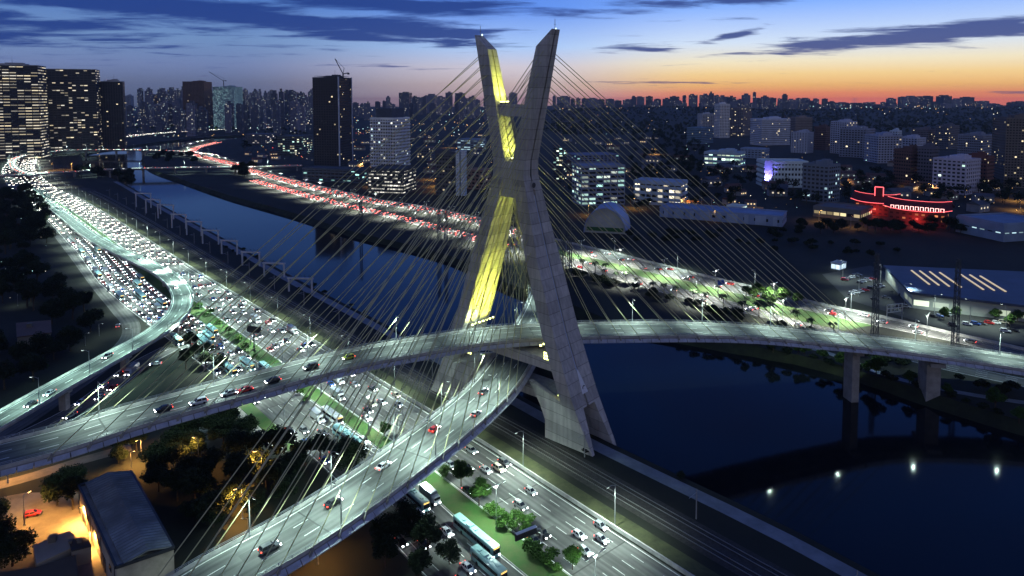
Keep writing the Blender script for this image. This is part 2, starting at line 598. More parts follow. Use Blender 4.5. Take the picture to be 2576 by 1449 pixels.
M['taillight'] = mat('taillight_lens', (0.5, 0.02, 0.02), 0.3, 0, emit=(1.0, 0.06, 0.03), es=6)
M['lightsoff'] = mat('unlit_lens', (0.4, 0.4, 0.42), 0.15, 0)


def rgb_mat(n, c, metal=0.0):
    return mat(n, c, 0.3, 0, coat=0.6, metal=metal)


PAINT = {'white': rgb_mat('white_car_paint', (0.72, 0.73, 0.74)), 'silver': rgb_mat('silver_car_paint', (0.45, 0.47, 0.49), 0.5), 'black': rgb_mat('black_car_paint', (0.012, 0.012, 0.014)),
         'grey': rgb_mat('grey_car_paint', (0.12, 0.125, 0.13), 0.3), 'red': rgb_mat('red_car_paint', (0.5, 0.02, 0.02)), 'blue': rgb_mat('blue_car_paint', (0.03, 0.09, 0.32)),
         'teal': rgb_mat('teal_bus_paint', (0.28, 0.5, 0.5)), 'dark red': rgb_mat('dark_red_paint', (0.22, 0.02, 0.02)), 'beige': rgb_mat('beige_paint', (0.45, 0.4, 0.3)), 'yellow': rgb_mat('yellow_green_paint', (0.5, 0.55, 0.05))}


# ------------------------------------------------------------------ paths
def catmull(pts, step=6.0):
    pts = [Vector(p) for p in pts]
    out = []
    n = len(pts)
    for i in range(n - 1):
        p0, p1, p2, p3 = pts[max(i - 1, 0)], pts[i], pts[i + 1], pts[min(i + 2, n - 1)]
        k = max(1, int((p2 - p1).length / step))
        # centripetal tangents keep uneven point spacing from overshooting
        d1 = (p2 - p1).length
        d0 = (p1 - p0).length or d1
        d2 = (p3 - p2).length or d1
        m1 = ((p2 - p1) / d1 * d0 + (p1 - p0) / d0 * d1) / (d0 + d1) * d1 if i > 0 else (p2 - p1)
        m2 = ((p2 - p1) / d1 * d2 + (p3 - p2) / d2 * d1) / (d1 + d2) * d1 if i < n - 2 else (p2 - p1)
        for j in range(k):
            t = j / k
            t2, t3 = t * t, t * t * t
            out.append(p1 * (2 * t3 - 3 * t2 + 1) + m1 * (t3 - 2 * t2 + t) + p2 * (-2 * t3 + 3 * t2) + m2 * (t3 - t2))
    out.append(pts[-1])
    return out


class Path:
    def __init__(self, pts, step=6.0, smooth=True):
        self.p = catmull(pts, step) if smooth else [Vector(q) for q in pts]
        self.s = [0.0]
        for a, b in zip(self.p[:-1], self.p[1:]):
            self.s.append(self.s[-1] + (b - a).length)
        self.L = self.s[-1]

    def at(self, s):
        s = min(max(s, 0.0), self.L)
        i = int(np.searchsorted(self.s, s, side='right')) - 1
        i = min(max(i, 0), len(self.p) - 2)
        t = (s - self.s[i]) / max(self.s[i + 1] - self.s[i], 1e-6)
        return self.p[i].lerp(self.p[i + 1], t)

    def tan(self, s):
        d = self.at(s + 3) - self.at(s - 3)
        d.z = 0
        return d.normalized()

    def off(self, s, o, dz=0.0):
        """point o metres to the left of the path"""
        t = self.tan(s)
        q = self.at(s)
        return Vector((q.x - t.y * o, q.y + t.x * o, q.z + dz))

    def near(self, p):
        p = Vector((p[0], p[1], 0))
        best, bs = 1e18, 0
        for q, s in zip(self.p, self.s):
            d = (q.x - p.x) ** 2 + (q.y - p.y) ** 2
            if d < best:
                best, bs = d, s
        return bs


def ribbon(mb, path, o0, o1, s0, s1, dz=0.0, step=6.0, mi=0):
    f0 = o0 if callable(o0) else (lambda s: o0)
    f1 = o1 if callable(o1) else (lambda s: o1)
    n = max(1, int((s1 - s0) / step))
    prev = None
    for i in range(n + 1):
        s = s0 + (s1 - s0) * i / n
        a, b = path.off(s, f0(s), dz), path.off(s, f1(s), dz)
        if prev:
            pa, pb, ps = prev
            mb.face([pa, a, b, pb][::-1] if f1(s) < f0(s) else [pa, a, b, pb], mi, ([(0, ps), (0, s), (f1(s) - f0(s), s), (f1(s) - f0(s), ps)][::-1] if f1(s) < f0(s) else [(0, ps), (0, s), (f1(s) - f0(s), s), (f1(s) - f0(s), ps)]))
        prev = (a, b, s)


def dashes(mb, path, o, s0, s1, dz, on=4.0, gap=6.0, w=0.16):
    fo = o if callable(o) else (lambda s: o)
    s = s0
    while s < s1:
        e = min(s + on, s1)
        a, b = path.off(s, fo(s) - w / 2, dz), path.off(e, fo(e) - w / 2, dz)
        c, d = path.off(e, fo(e) + w / 2, dz), path.off(s, fo(s) + w / 2, dz)
        mb.face([a, b, c, d])
        s = e + gap


def solid_line(mb, path, o, s0, s1, dz, w=0.2):
    fo = o if callable(o) else (lambda s: o)
    ribbon(mb, path, lambda s: fo(s) - w / 2, lambda s: fo(s) + w / 2, s0, s1, dz)


def wall_along(mb, path, o, s0, s1, w, h, dz=0.0, step=6.0, mi=0):
    """continuous barrier with a solid section along the path"""
    fo = o if callable(o) else (lambda s: o)
    n = max(1, int((s1 - s0) / step))
    rings = []
    for i in range(n + 1):
        s = s0 + (s1 - s0) * i / n
        rings.append([path.off(s, fo(s) - w / 2, dz), path.off(s, fo(s) + w / 2, dz), path.off(s, fo(s) + w * 0.32, dz + h), path.off(s, fo(s) - w * 0.32, dz + h)])
    mb.loft(rings, mi)


# ------------------------------------------------------------------ terrain
BASE = Path([P(2300, 1830), P(2100, 1695), P(1717, 1449), P(1379, 1229), P(1195, 1109), P(1085, 1043), P(827, 886), P(480, 676), P(369, 604), P(197, 500), P(134, 468), P(107, 446), P(90, 428), P(92, 405), P(120, 376), P(187, 362), P(292, 347), P(470, 331), P(690, 320)], 8)
LBANK = catmull([P(2750, 1760), P(2400, 1555), P(2217, 1449), P(2010, 1340), P(1717, 1200), P(1530, 1112), P(1290, 985), P(1000, 832), P(787, 723), P(600, 620), P(400, 512), P(300, 456), P(215, 423), P(198, 402), P(230, 380), P(330, 366), P(450, 351), P(690, 334)], 15)
RBANK = catmull([P(3300, 1330), P(2800, 1120), P(2576, 1060), P(2300, 975), P(2100, 915), P(1900, 870), P(1700, 835), P(1520, 800), P(1445, 768), P(1275, 712), P(1159, 654), P(859, 574), P(790, 551), P(567, 488), P(460, 452), P(375, 421), P(362, 396), P(378, 383), P(470, 366), P(590, 350), P(720, 340)], 15)


def terrain():
    river = LBANK + RBANK[::-1]
    outer = [Vector(p) for p in ((-8000, -200, 0), (8000, -200, 0), (8000, 8800, 0), (-8000, 8800, 0))]
    pts = [Vector((p.x, p.y)) for p in outer + river]
    n = len(river)
    edges = [(i, (i + 1) % 4) for i in range(4)] + [(4 + i, 4 + (i + 1) % n) for i in range(n)]
    vs, es, fs, *_ = delaunay_2d_cdt(pts, edges, [], 0, 1e-4)
    poly = [(p.x, p.y) for p in river]

    def inside(x, y):
        c = False
        j = len(poly) - 1
        for i in range(len(poly)):
            xi, yi = poly[i]
            xj, yj = poly[j]
            if (yi > y) != (yj > y) and x < (xj - xi) * (y - yi) / (yj - yi) + xi:
                c = not c
            j = i
        return c
    mb = MB()
    keep = []
    for f in fs:
        cx = sum(vs[i].x for i in f) / len(f)
        cy_ = sum(vs[i].y for i in f) / len(f)
        if not inside(cx, cy_):
            keep.append(f)
    mb.mesh([(v.x, v.y, 0) for v in vs], keep)
    mb.f = [tuple(f) if (vs[f[1]] - vs[f[0]]).cross(vs[f[2]] - vs[f[0]]) > 0 else tuple(reversed(f)) for f in mb.f]
    # sloping banks and river bed join the same sheet
    for line, sgn in ((LBANK, -1), (RBANK, 1)):
        lo = []
        for i, p in enumerate(line):
            d = (line[min(i + 1, len(line) - 1)] - line[max(i - 1, 0)]).normalized()
            w = 7 + 2 * math.sin(i * 1.3) + 1.5 * math.sin(i * 0.57)
            lo.append(Vector((p.x - d.y * sgn * w, p.y + d.x * sgn * w, -7.5)))
        for i in range(len(line) - 1):
            q = [line[i], line[i + 1], lo[i + 1], lo[i]]
            nrm = (q[1] - q[0]).cross(q[2] - q[0])
            mb.face(q if nrm.z > 0 else q[::-1], 1)
    mb.face([(-7900, -190, -7.4), (7900, -190, -7.4), (7900, 4500, -7.4), (-7900, 4500, -7.4)], 1)
    tag(mb.build('ground', [M['ground'], M['bank']]), kind='structure')


terrain()


def water():
    m_ = bpy.data.materials.new('river_water')
    m_.use_nodes = True
    g = NT(m_.node_tree)
    bs = m_.node_tree.nodes['Principled BSDF']
    bs.inputs['Base Color'].default_value = (0.006, 0.008, 0.010, 1)
    bs.inputs['Roughness'].default_value = 0.07
    bs.inputs['IOR'].default_value = 1.25
    tc = g.n('ShaderNodeTexCoord')
    mp = g.n('ShaderNodeMapping')
    mp.inputs['Rotation'].default_value = (0, 0, R(40))
    mp.inputs['Scale'].default_value = (0.10, 0.035, 0.1)
    g.put(mp.inputs[0], tc.outputs['Object'])
    nz = g.n('ShaderNodeTexNoise')
    nz.inputs['Scale'].default_value = 1.0
    nz.inputs['Detail'].default_value = 4
    g.put(nz.inputs['Vector'], mp.outputs[0])
    bp = g.n('ShaderNodeBump')
    bp.inputs['Strength'].default_value = 0.1
    bp.inputs['Distance'].default_value = 0.3
    g.put(bp.inputs['Height'], nz.outputs[0])
    g.put(bs.inputs['Normal'], bp.outputs[0])
    mb = MB()
    mb.face([(-6000, -180, -4), (3000, -180, -4), (3000, 4000, -4), (-6000, 4000, -4)])
    tag(mb.build('river_water', m_), kind='structure')


water()

# ------------------------------------------------------------------ roads on the ground
s_mast = BASE.near(P(1000, 990))
s_split = BASE.near(P(480, 676))


def lerp_tab(tab):
    xs = [a for a, b in tab]
    ys = [b for a, b in tab]
    return lambda s: float(np.interp(s, xs, ys))


sA, sB, sC, sD, sE = 0.0, BASE.near(P(1379, 1229)), BASE.near(P(1085, 1043)), BASE.near(P(827, 886)), s_split
sF = BASE.near(P(197, 500))
EXP_W = lerp_tab([(sA, 21), (sE, 21), (sF, 22), (BASE.L, 20)])
MED_W = lerp_tab([(sA, 7), (sB, 8), (sC, 5.5), (sD, 7), (sE - 60, 9.5), (sE, 9), (sE + 120, 3), (sF, 2), (BASE.L, 2)])
LOC_W = lerp_tab([(sA, 19), (sB, 19), (sC, 19), (sD, 19), (sE, 24), (sE + 150, 26), (sF, 22), (BASE.L, 14)])
mb = MB()
ribbon(mb, BASE, lambda s: 0, lambda s: EXP_W(s), 0, BASE.L, 0.02)
tag(mb.build('express_highway', M['asphalt']), kind='structure')
mb = MB()
ribbon(mb, BASE, lambda s: EXP_W(s) + MED_W(s), lambda s: EXP_W(s) + MED_W(s) + LOC_W(s), 0, BASE.L, 0.02)
tag(mb.build('local_highway', M['asphalt']), kind='structure')
mb = MB()
ribbon(mb, BASE, lambda s: EXP_W(s), lambda s: EXP_W(s) + MED_W(s), 0, sF, 0.15)
tag(mb.build('median_grass', M['grass']), kind='structure')
mb = MB()
for o in (0.0, 1.0):
    wall_along(mb, BASE, (lambda s, o=o: EXP_W(s) + o * MED_W(s)), 0, sF, 0.3, 0.17)
tag(mb.build('median_kerb', M['barrier']), kind='structure')
mb = MB()
for k in range(1, 6):
    dashes(mb, BASE, lambda s, k=k: EXP_W(s) * k / 6.0, 0, BASE.L * 0.8, 0.045)
solid_line(mb, BASE, 0.6, 0, BASE.L * 0.8, 0.045, 0.25)
solid_line(mb, BASE, lambda s: EXP_W(s) - 0.5, 0, BASE.L * 0.8, 0.045, 0.25)
for k in range(1, 5):
    dashes(mb, BASE, lambda s, k=k: EXP_W(s) + MED_W(s) + LOC_W(s) * k / 5.0, 0, BASE.L * 0.8, 0.045)
solid_line(mb, BASE, lambda s: EXP_W(s) + MED_W(s) + 0.5, 0, BASE.L * 0.8, 0.045, 0.25)
solid_line(mb, BASE, lambda s: EXP_W(s) + MED_W(s) + LOC_W(s) - 0.5, 0, BASE.L * 0.8, 0.045, 0.25)
# chevron gore beside the median under the bridge
g0, g1 = BASE.near(P(1160, 1088)), BASE.near(P(985, 985))
n = int((g1 - g0) / 3.2)
for i in range(n):
    s = g0 + (g1 - g0) * i / n
    a = 5.2 * (i / n) + 0.8
    o = EXP_W(s) + MED_W(s) + 0.6
    for q in (0, 1):
        m0, m1 = BASE.off(s, o + a / 2, 0.05), BASE.off(s + 0.7, o + a / 2, 0.05)
        e0, e1 = BASE.off(s - 1.6, o + a * q, 0.05), BASE.off(s - 0.9, o + a * q, 0.05)
        f = [m0, m1, e1, e0]
        mb.face(f if (f[1] - f[0]).cross(f[2] - f[0]).z > 0 else f[::-1])
solid_line(mb, BASE, lambda s: EXP_W(s) + MED_W(s) + 0.6 + 5.2 * max(0, (s - g0) / (g1 - g0)) + 0.8, g0, g1, 0.05, 0.3)
tag(mb.build('lane_markings', M['mark']), kind='structure')
mb = MB()
wall_along(mb, BASE, -1.0, 0, sF + 60, 0.6, 1.0)
tag(mb.build('concrete_barrier', M['barrier']), 'long pale concrete barrier along the river side of the left express highway', 'barrier')

# verge, railway and riverside path on the left bank
mb = MB()
ribbon(mb, BASE, -7.0, -1.4, 0, sF, 0.02)
tag(mb.build('verge', M['drygrass']), kind='structure')
RAIL_O = lerp_tab([(0, -15), (s_mast, -13), (sE, -17), (sF, -24), (BASE.L, -20)])
mb = MB()
ribbon(mb, BASE, lambda s: RAIL_O(s) - 6.2, lambda s: RAIL_O(s) + 4.2, 0, sF + 100, 0.05)
tag(mb.build('railway_bed', M['ballast']), kind='structure')
mb = MB()
for tr in (-3.4, 1.4):
    for rr in (-0.8, 0.8):
        wall_along(mb, BASE, lambda s, o=tr + rr: RAIL_O(s) + o, 0, sF + 60, 0.14, 0.2, 0.1)
tag(mb.build('railway_track', M['rail']), kind='structure')
LB = Path(LBANK, smooth=False)
mb = MB()
ribbon(mb, LB, 2.5, 7.5, 20, LB.near(P(300, 456)), 0.03)
tag(mb.build('riverside_path', M['path']), kind='structure')

# right bank highways, described by their two edges
RU_T = [(2900, 962), (2576, 884), (2384, 841), (2217, 801), (2040, 764), (1950, 741), (1800, 704), (1717, 684), (1560, 643), (1399, 604), (1300, 577), (1202, 546), (1108, 525), (1037, 511), (939, 498), (870, 482), (777, 461), (700, 443), (640, 426), (590, 408), (530, 394), (495, 386), (500, 376), (560, 359)]
RU_B = [(2900, 985), (2576, 903), (2384, 857), (2200, 819), (2050, 786), (1950, 761), (1794, 724), (1717, 705), (1560, 667), (1425, 634), (1310, 606), (1202, 572), (1108, 549), (1037, 535), (955, 521), (872, 503), (790, 482), (710, 460), (640, 441), (575, 419), (515, 402), (478, 389), (478, 375), (540, 357)]
RL_T = [(2900, 1020), (2576, 952), (2304, 893), (2117, 832), (2017, 809), (1950, 790), (1850, 761), (1717, 727), (1542, 677), (1425, 646), (1310, 618), (1190, 590), (1101, 567), (1000, 541), (872, 512), (780, 489), (700, 468), (640, 451)]
RL_B = [(2900, 1048), (2576, 974), (2304, 913), (2100, 845), (2000, 820), (1950, 806), (1850, 784), (1717, 750), (1559, 706), (1428, 670), (1310, 640), (1190, 608), (1101, 581), (1025, 560), (872, 524), (775, 500), (690, 476), (635, 459)]


def two_edge_path(T, B):
    n = min(len(T), len(B))
    c, w = [], []
    for i in range(n):
        a, b = P(*T[i]), P(*B[i])
        c.append((a + b) / 2)
    pth = Path(c, 8)
    # width measured square to the road
    ss, ws = [], []
    for i in range(n):
        a, b = P(*T[i]), P(*B[i])
        s = pth.near(c[i])
        t = pth.tan(s)
        ws.append(min(max(abs((b - a).dot(Vector((-t.y, t.x, 0)))), 9.0), 20.0))
        ss.append(s)
    return pth, lerp_tab(sorted(zip(ss, ws)))


RU, RU_W = two_edge_path(RU_T, RU_B)
RL, RL_W = two_edge_path(RL_T, RL_B)
for pth, wf, nm in ((RU, RU_W, 'far_bank_highway'), (RL, RL_W, 'far_bank_riverside_road')):
    mb = MB()
    ribbon(mb, pth, lambda s: -wf(s) / 2, lambda s: wf(s) / 2, 0, pth.L, 0.02)
    tag(mb.build(nm, M['asphalt']), kind='structure')
    mb = MB()
    for k in (1, 2, 3):
        dashes(mb, pth, lambda s, k=k: wf(s) * (k / 4 - 0.5), 0, pth.L * 0.8, 0.05, w=0.2)
    for sg in (-1, 1):
        solid_line(mb, pth, lambda s, sg=sg: sg * (wf(s) / 2 - 0.4), 0, pth.L * 0.9, 0.05, 0.25)
    tag(mb.build('lane_markings', M['mark']), kind='structure')
mb = MB()
wall_along(mb, RU, lambda s: -RU_W(s) / 2 - 1.3, 0, RU.L * 0.8, 0.8, 1.4)
tag(mb.build('concrete_barrier', M['barrier']), 'pale concrete wall along the landward edge of the far bank highway', 'barrier')
mb = MB()
nn = 40
for i in range(nn):
    a0, a1 = (RU.near(P(2217, 810)) + (RU.near(P(1430, 625)) - RU.near(P(2217, 810))) * q / nn for q in (i, i + 1))
    p0, p1 = RU.off(a0, RU_W(a0) / 2 + 0.5, 0.1), RU.off(a1, RU_W(a1) / 2 + 0.5, 0.1)
    b0, b1 = RL.near(p0), RL.near(p1)
    q0, q1 = RL.off(b0, -RL_W(b0) / 2 - 0.5, 0.1), RL.off(b1, -RL_W(b1) / 2 - 0.5, 0.1)
    f = [p0, p1, q1, q0]
    mb.face(f if (f[1] - f[0]).cross(f[2] - f[0]).z > 0 else f[::-1])
tag(mb.build('median_lawn', M['grass']), kind='structure')
# path on the far bank
mb = MB()
FP = Path([P(2700, 1030), P(2400, 985), P(2284, 960), P(2050, 878), P(1900, 846)], 8)
ribbon(mb, FP, -1.8, 1.8, 0, FP.L, 0.03)
tag(mb.build('towpath', M['path']), kind='structure')
# small roads at the left
SIDE = Path([P(150, 592), P(200, 655), P(262, 735), P(305, 785), P(330, 818), P(325, 850), P(300, 880), P(255, 925), P(170, 985), P(60, 1060), P(-60, 1130)], 5)
mb = MB()
ribbon(mb, SIDE, -4, 4, 0, SIDE.L, 0.03)
tag(mb.build('side_road', M['asphalt']), kind='structure')
SLIP = Path([P(430, 875), P(345, 920), P(260, 985), P(180, 1040), P(90, 1085), P(0, 1128), P(-80, 1165)], 5)
mb = MB()
ribbon(mb, SLIP, -5, 5, 0, SLIP.L, 0.05)
tag(mb.build('slip_road', M['asphalt']), kind='structure')
mb = MB()
dashes(mb, SLIP, 0, 0, SLIP.L, 0.08)
solid_line(mb, SLIP, 4.6, 0, SLIP.L, 0.08, 0.25)
solid_line(mb, SLIP, -4.6, 0, SLIP.L, 0.08, 0.25)
tag(mb.build('lane_markings', M['mark']), kind='structure')

# ------------------------------------------------------------------ cable-stayed bridge
MX, MY, PHI = 1.26, 240.1, 0.71
UZ = lerp_tab([(-6, 41), (0, 38.2), (15, 30.6), (35, 22.9), (60, 14.9), (75, 10.6), (88, 7.0), (93, 7.2), (115, 12.4), (139, 18.0)])
WZ = lerp_tab([(-6, 13.2), (0, 13.5), (15, 14.4), (35, 14.0), (60, 12.6), (75, 10.0), (85, 8.7), (95, 7.6), (115, 6.2), (139, 4.4)])
LEG_T = 5.3
ux = Vector((math.cos(PHI), -math.sin(PHI), 0))
vx = Vector((math.sin(PHI), math.cos(PHI), 0))


def mast_pt(u, v, z):
    return Vector((MX, MY, 0)) + ux * u + vx * v + Vector((0, 0, z))


bridge = empty('cable_stayed_bridge', (MX, MY, 0))
tag(bridge, 'tall concrete X-shaped cable-stayed bridge with two curved road decks and fans of yellow stays', 'bridge')


def bpart(mb, name, mats, parent=None, world=False, smooth=False):
    o = mb.build(name, mats, parent or bridge, smooth)
    if parent is None:
        if world:
            o.location = (-MX, -MY, 0)
        else:
            o.rotation_euler = (0, 0, -PHI)
    return o


def mast_leg(s):
    zs = [12.6, 16, 20, 25, 30, 35, 40, 45, 50, 55, 60, 65, 70, 75, 80, 85, 88, 90.5, 93, 97, 101, 105, 110, 115, 120, 125, 130, 132.5, None]
    rings = []
    for z in zs:
        top = z is None
        zo, zi = (138.0, 132.6) if top else (z, z)
        w = WZ(zo) / 2
        o, i = UZ(zo), UZ(zi) - LEG_T
        g = 0.55 if zo < 84 else 0.4
        gd = 0.75
        pts = [(o, -w, zo), (o, -g, zo), (o - gd, -g, zo), (o - gd, g, zo), (o, g, zo), (o, w, zo), (i, w, zi), (i, g, zi), (i + gd, g, zi), (i + gd, -g, zi), (i, -g, zi), (i, -w, zi)]
        pts = [(s * a, b, c) for a, b, c in pts]
        rings.append(pts if s > 0 else pts[::-1])
    mb = MB()
    mb.loft(rings)
    # split foot below the lintel
    for sd, a0, a1, zt in ((-1, 4.4, 1.3, 12.6), (1, 3.4, 1.7, 12.6)):
        rr = []
        for z in (-7.5, 0, 6, zt):
            w = WZ(z) / 2
            q = a1 + (a0 - a1) * max(0, z) / zt
            o, i = UZ(z), UZ(z) - LEG_T - 1.0 * (1 - max(0, z) / zt)
            y0, y1 = sd * w, sd * (w - q)
            pts = [(o, y0, z), (o, y1, z), (i, y1, z), (i, y0, z)]
            pts = [(s * a, b, c) for a, b, c in pts]
            rr.append(pts)
        mb.loft(rr)
    # wing walls behind the foot
    for sd in (-1, 1):
        prof = [(12, 18), (28, 13.6), (30.5, 13.2), (37, -0.5), (37, -7), (19, -7), (19, 6), (17, 10.5)]
        y0, y1 = sd * 6.85, sd * 5.2
        A = [(s * a, y0, c) for a, c in prof]
        B = [(s * a, y1, c) for a, c in prof]
        mb.loft([A, B])
    leg = bpart(mb, 'mast_leg', [M['concrete']])
    # lining strip in the groove and round disc at the waist
    m2 = MB()
    zz = [17, 25, 35, 45, 55, 65, 75, 81]
    for a, b in zip(zz[:-1], zz[1:]):
        m2.face([(s * (UZ(a) - 0.6), -0.5, a), (s * (UZ(a) - 0.6), 0.5, a), (s * (UZ(b) - 0.6), 0.5, b), (s * (UZ(b) - 0.6), -0.5, b)][::s])
    m2.build('groove_lining', M['groove'], leg)
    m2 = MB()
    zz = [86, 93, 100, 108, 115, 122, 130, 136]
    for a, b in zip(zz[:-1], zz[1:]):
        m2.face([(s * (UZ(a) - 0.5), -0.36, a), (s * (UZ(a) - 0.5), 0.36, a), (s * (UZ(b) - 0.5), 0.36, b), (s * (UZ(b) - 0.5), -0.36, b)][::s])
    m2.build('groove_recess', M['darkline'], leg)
    m2 = MB()
    m2.cyl((s * (UZ(84.5) + 0.05), 0, 84.5), 1.35, 0.7, 24, 'x')
    d = m2.build('round_cover', M['concrete'], leg)
    m2 = MB()
    m2.cyl((s * (UZ(84.5) + 0.42), 0, 84.5), 0.95, 0.1, 24, 'x')
    m2.build('cover_plate', M['darksteel'], leg)
    # pale triangular panel above the lintel
    m2 = MB()
    a, b = 16.2, 23.5
    q = [(s * (UZ(a) + 0.08), -0.9, a), (s * (UZ(a) + 0.08), 2.3, a), (s * (UZ(b) + 0.08), 0.35, b), (s * (UZ(b) + 0.08), -0.35, b)]
    q2 = [(x - s * 0.6, y, z) for x, y, z in q]
    m2.loft([q, q2])
    tri = m2.build('triangle_panel', M['white'], leg)
    m2 = MB()
    c = Vector((s * (UZ(17.9) + 0.16), 0.55, 17.9))
    pts = [c + Vector((0, 0.55 * math.cos(t), 0.75 * math.sin(t))) for t in [R(a) for a in range(30, 331, 25)]]
    m2.tube(pts, 0.12, 5)
    m2.build('panel_emblem', M['darkline'], leg)
    # cable anchor sockets in the side faces
    return leg


leg_near = mast_leg(1)
leg_far = mast_leg(-1)
tag(leg_near, 'near mast leg showing its grooved outer face')
tag(leg_far, 'far mast leg with its inner face lit yellow')
mb = MB()
mb.box((0, 0, 86.2), (2 * UZ(86) - 2 * 3.0, 8.0, 12.5))
bpart(mb, 'mast_waist', M['concrete'])
mb = MB()
mb.box((0, 0, 110.6), (2 * (UZ(110) - LEG_T) + 2.0, 4.6, 4.2))
bpart(mb, 'cross_beam', M['concrete'])
mb = MB()
mb.box((0, 0, 24.2), (2 * (UZ(24) - LEG_T) + 3, 8.6, 3.8))
bpart(mb, 'cross_beam', M['concrete'])
mb = MB()
mb.box((0, 0, 13.2), (2 * (UZ(13) - LEG_T) + 3, 8.6, 3.6))
bpart(mb, 'cross_beam', M['concrete'])
for s in (1, -1):
    mb = MB()
    mb.tube([(s * 17.2, 0.2, 136.5), (s * 17.2, 0.2, 141.5)], 0.09, 5)
    mb.tube([(s * 17.2, -0.4, 139.5), (s * 17.2, 0.8, 139.5)], 0.06, 5)
    bpart(mb, 'lightning_rod', M['steel'])
    mb = MB()
    mb.cyl((s * 17.0, 0.9, 138.2), 0.28, 0.6, 8)
    bpart(mb, 'beacon', mat('beacon_glass', (0.8, 0.9, 0.9), 0.3, 0, emit=(0.75, 1, 1), es=1.6))

UD = [  # near edge, far edge, height of the road
    ((-160, 1240), (-150, 1147), 25.5), ((0, 1196), (0, 1103), 26.5), ((133, 1163), (147, 1066), 27), ((333, 1099), (310, 1016), 27.6), ((500, 1049), (487, 970), 28), ((650, 1006), (640, 931), 28.4), ((859, 946), (840, 882), 28.8),
    ((1060, 908), (1050, 842), 29), ((1240, 882), (1245, 813), 29), ((1400, 867), (1400, 807), 29), ((1560, 862), (1560, 805), 28.7), ((1717, 860), (1725, 805), 28), ((1884, 863), (1900, 814), 25), ((2051, 876), (2075, 832), 21), ((2217, 890), (2240, 850), 17.5), ((2417, 919), (2440, 874), 15), ((2576, 945), (2600, 897), 13.5), ((2720, 975), (2750, 922), 12.5)]
LD = [((560, 1560), (265, 1522), 14.2), ((710, 1449), (420, 1438), 14.6), ((859, 1353), (590, 1357), 15.2), ((1009, 1246), (760, 1260), 16), ((1142, 1136), (930, 1152), 17), ((1240, 1050), (1060, 1063), 17.6), ((1310, 975), (1165, 978), 18.2)]
UPPER = Path([(P(*a, z=z - 1.2) + P(*b, z=z + 1.0)) / 2 + Vector((0, 0, 0.1)) for a, b, z in UD], 4)
UPPER.p = [Vector(p) for p in UPPER.p]
lp = [(P(*a, z=z - 1.2) + P(*b, z=z + 1.0)) / 2 + Vector((0, 0, 0.1)) for a, b, z in LD]
lp += [Vector((1.0, 246, 18.6)), Vector((8, 275, 18.8)), Vector((13.5, 305, 18)), Vector((18.5, 350, 16)), Vector((20, 400, 12.5)), Vector((20, 450, 8)), Vector((17, 500, 3.5)), Vector((8, 540, 0.6))]
LOWER = Path(lp, 4)
DW = 15.6


def deck(name, path, s0, s1, W, parent, world=True, girder=2.4, fairing=True, rails=True, lanes=3):
    h = W / 2
    n = int((s1 - s0) / 4)
    rings = []
    for i in range(n + 1):
        s = s0 + (s1 - s0) * i / n
        rings.append([path.off(s, o, dz) for o, dz in ((-h, -0.05), (-h, -0.7), (-h + 2.6, -girder), (h - 2.6, -girder), (h, -0.7), (h, -0.05))])
    mb = MB()
    mb.loft(rings)
    d = mb.build(name, M['deck_concrete'], parent)
    if world:
        d.location = -Vector(parent.location)
    mb = MB()
    ribbon(mb, path, -h + 0.3, h - 0.3, s0, s1, 0.0, 4)
    mb.build('road_surface', M['deck_asphalt'], d)
    mb = MB()
    for sg in (-1, 1):
        solid_line(mb, path, sg * (h - 1.1), s0, s1, 0.03, 0.25)
    for k in range(1, lanes):
        dashes(mb, path, -h + 1.1 + (W - 2.2) * k / lanes, s0, s1, 0.03, 4, 6, 0.2)
    mb.build('lane_marking', M['mark'], d)
    for sg in (-1, 1):
        mb = MB()
        wall_along(mb, path, sg * (h - 0.18), s0, s1, 0.36, 0.85, 0.0, 4)
        mb.build('parapet', M['barrier'], d)
        if rails:
            mb = MB()
            k = int((s1 - s0) / 3)
            for i in range(k + 1):
                s = s0 + (s1 - s0) * i / k
                mb.beam(path.off(s, sg * (h - 0.15), 0.8), path.off(s, sg * (h - 0.15), 1.55), 0.12)
                if i < k:
                    e = s0 + (s1 - s0) * (i + 1) / k
                    for z in (1.2, 1.52):
                        mb.beam(path.off(s, sg * (h - 0.15), z), path.off(e, sg * (h - 0.15), z), 0.09)
            mb.build('railing', M['steel'], d)
        if fairing:
            mb = MB()
            k = int((s1 - s0) / 3.2)
            for i in range(k):
                a, b = s0 + (s1 - s0) * (i + 0.03) / k, s0 + (s1 - s0) * (i + 0.97) / k
                q = [path.off(a, sg * (h + 0.02), -0.35), path.off(b, sg * (h + 0.02), -0.35), path.off(b, sg * (h + 1.0), -1.15), path.off(a, sg * (h + 1.0), -1.15)]
                q2 = [p + Vector((0, 0, -0.25)) for p in q]
                mb.loft([q, q2] if sg < 0 else [q[::-1], q2[::-1]])
            mb.build('fairing', M['fairing'], d)
    return d


ud = deck('upper_deck', UPPER, 0, UPPER.L, DW, bridge)
ld = deck('lower_deck', LOWER, 0, LOWER.L - 6, DW, bridge)


def pier(x, y, z1, w, d, rz, parent, world=True, z0=-8.0, m_='deck_concrete'):
    mb = MB()
    mb.box((x, y, (z0 + z1 - 1.4) / 2), (w, d, z1 - 1.4 - z0), rz)
    mb.box((x, y, z1 - 0.75), (w * 1.05, d * 1.9, 1.5), rz)
    o = mb.build('pier', M[m_], parent)
    if world:
        o.location = -Vector(parent.location)
    return o


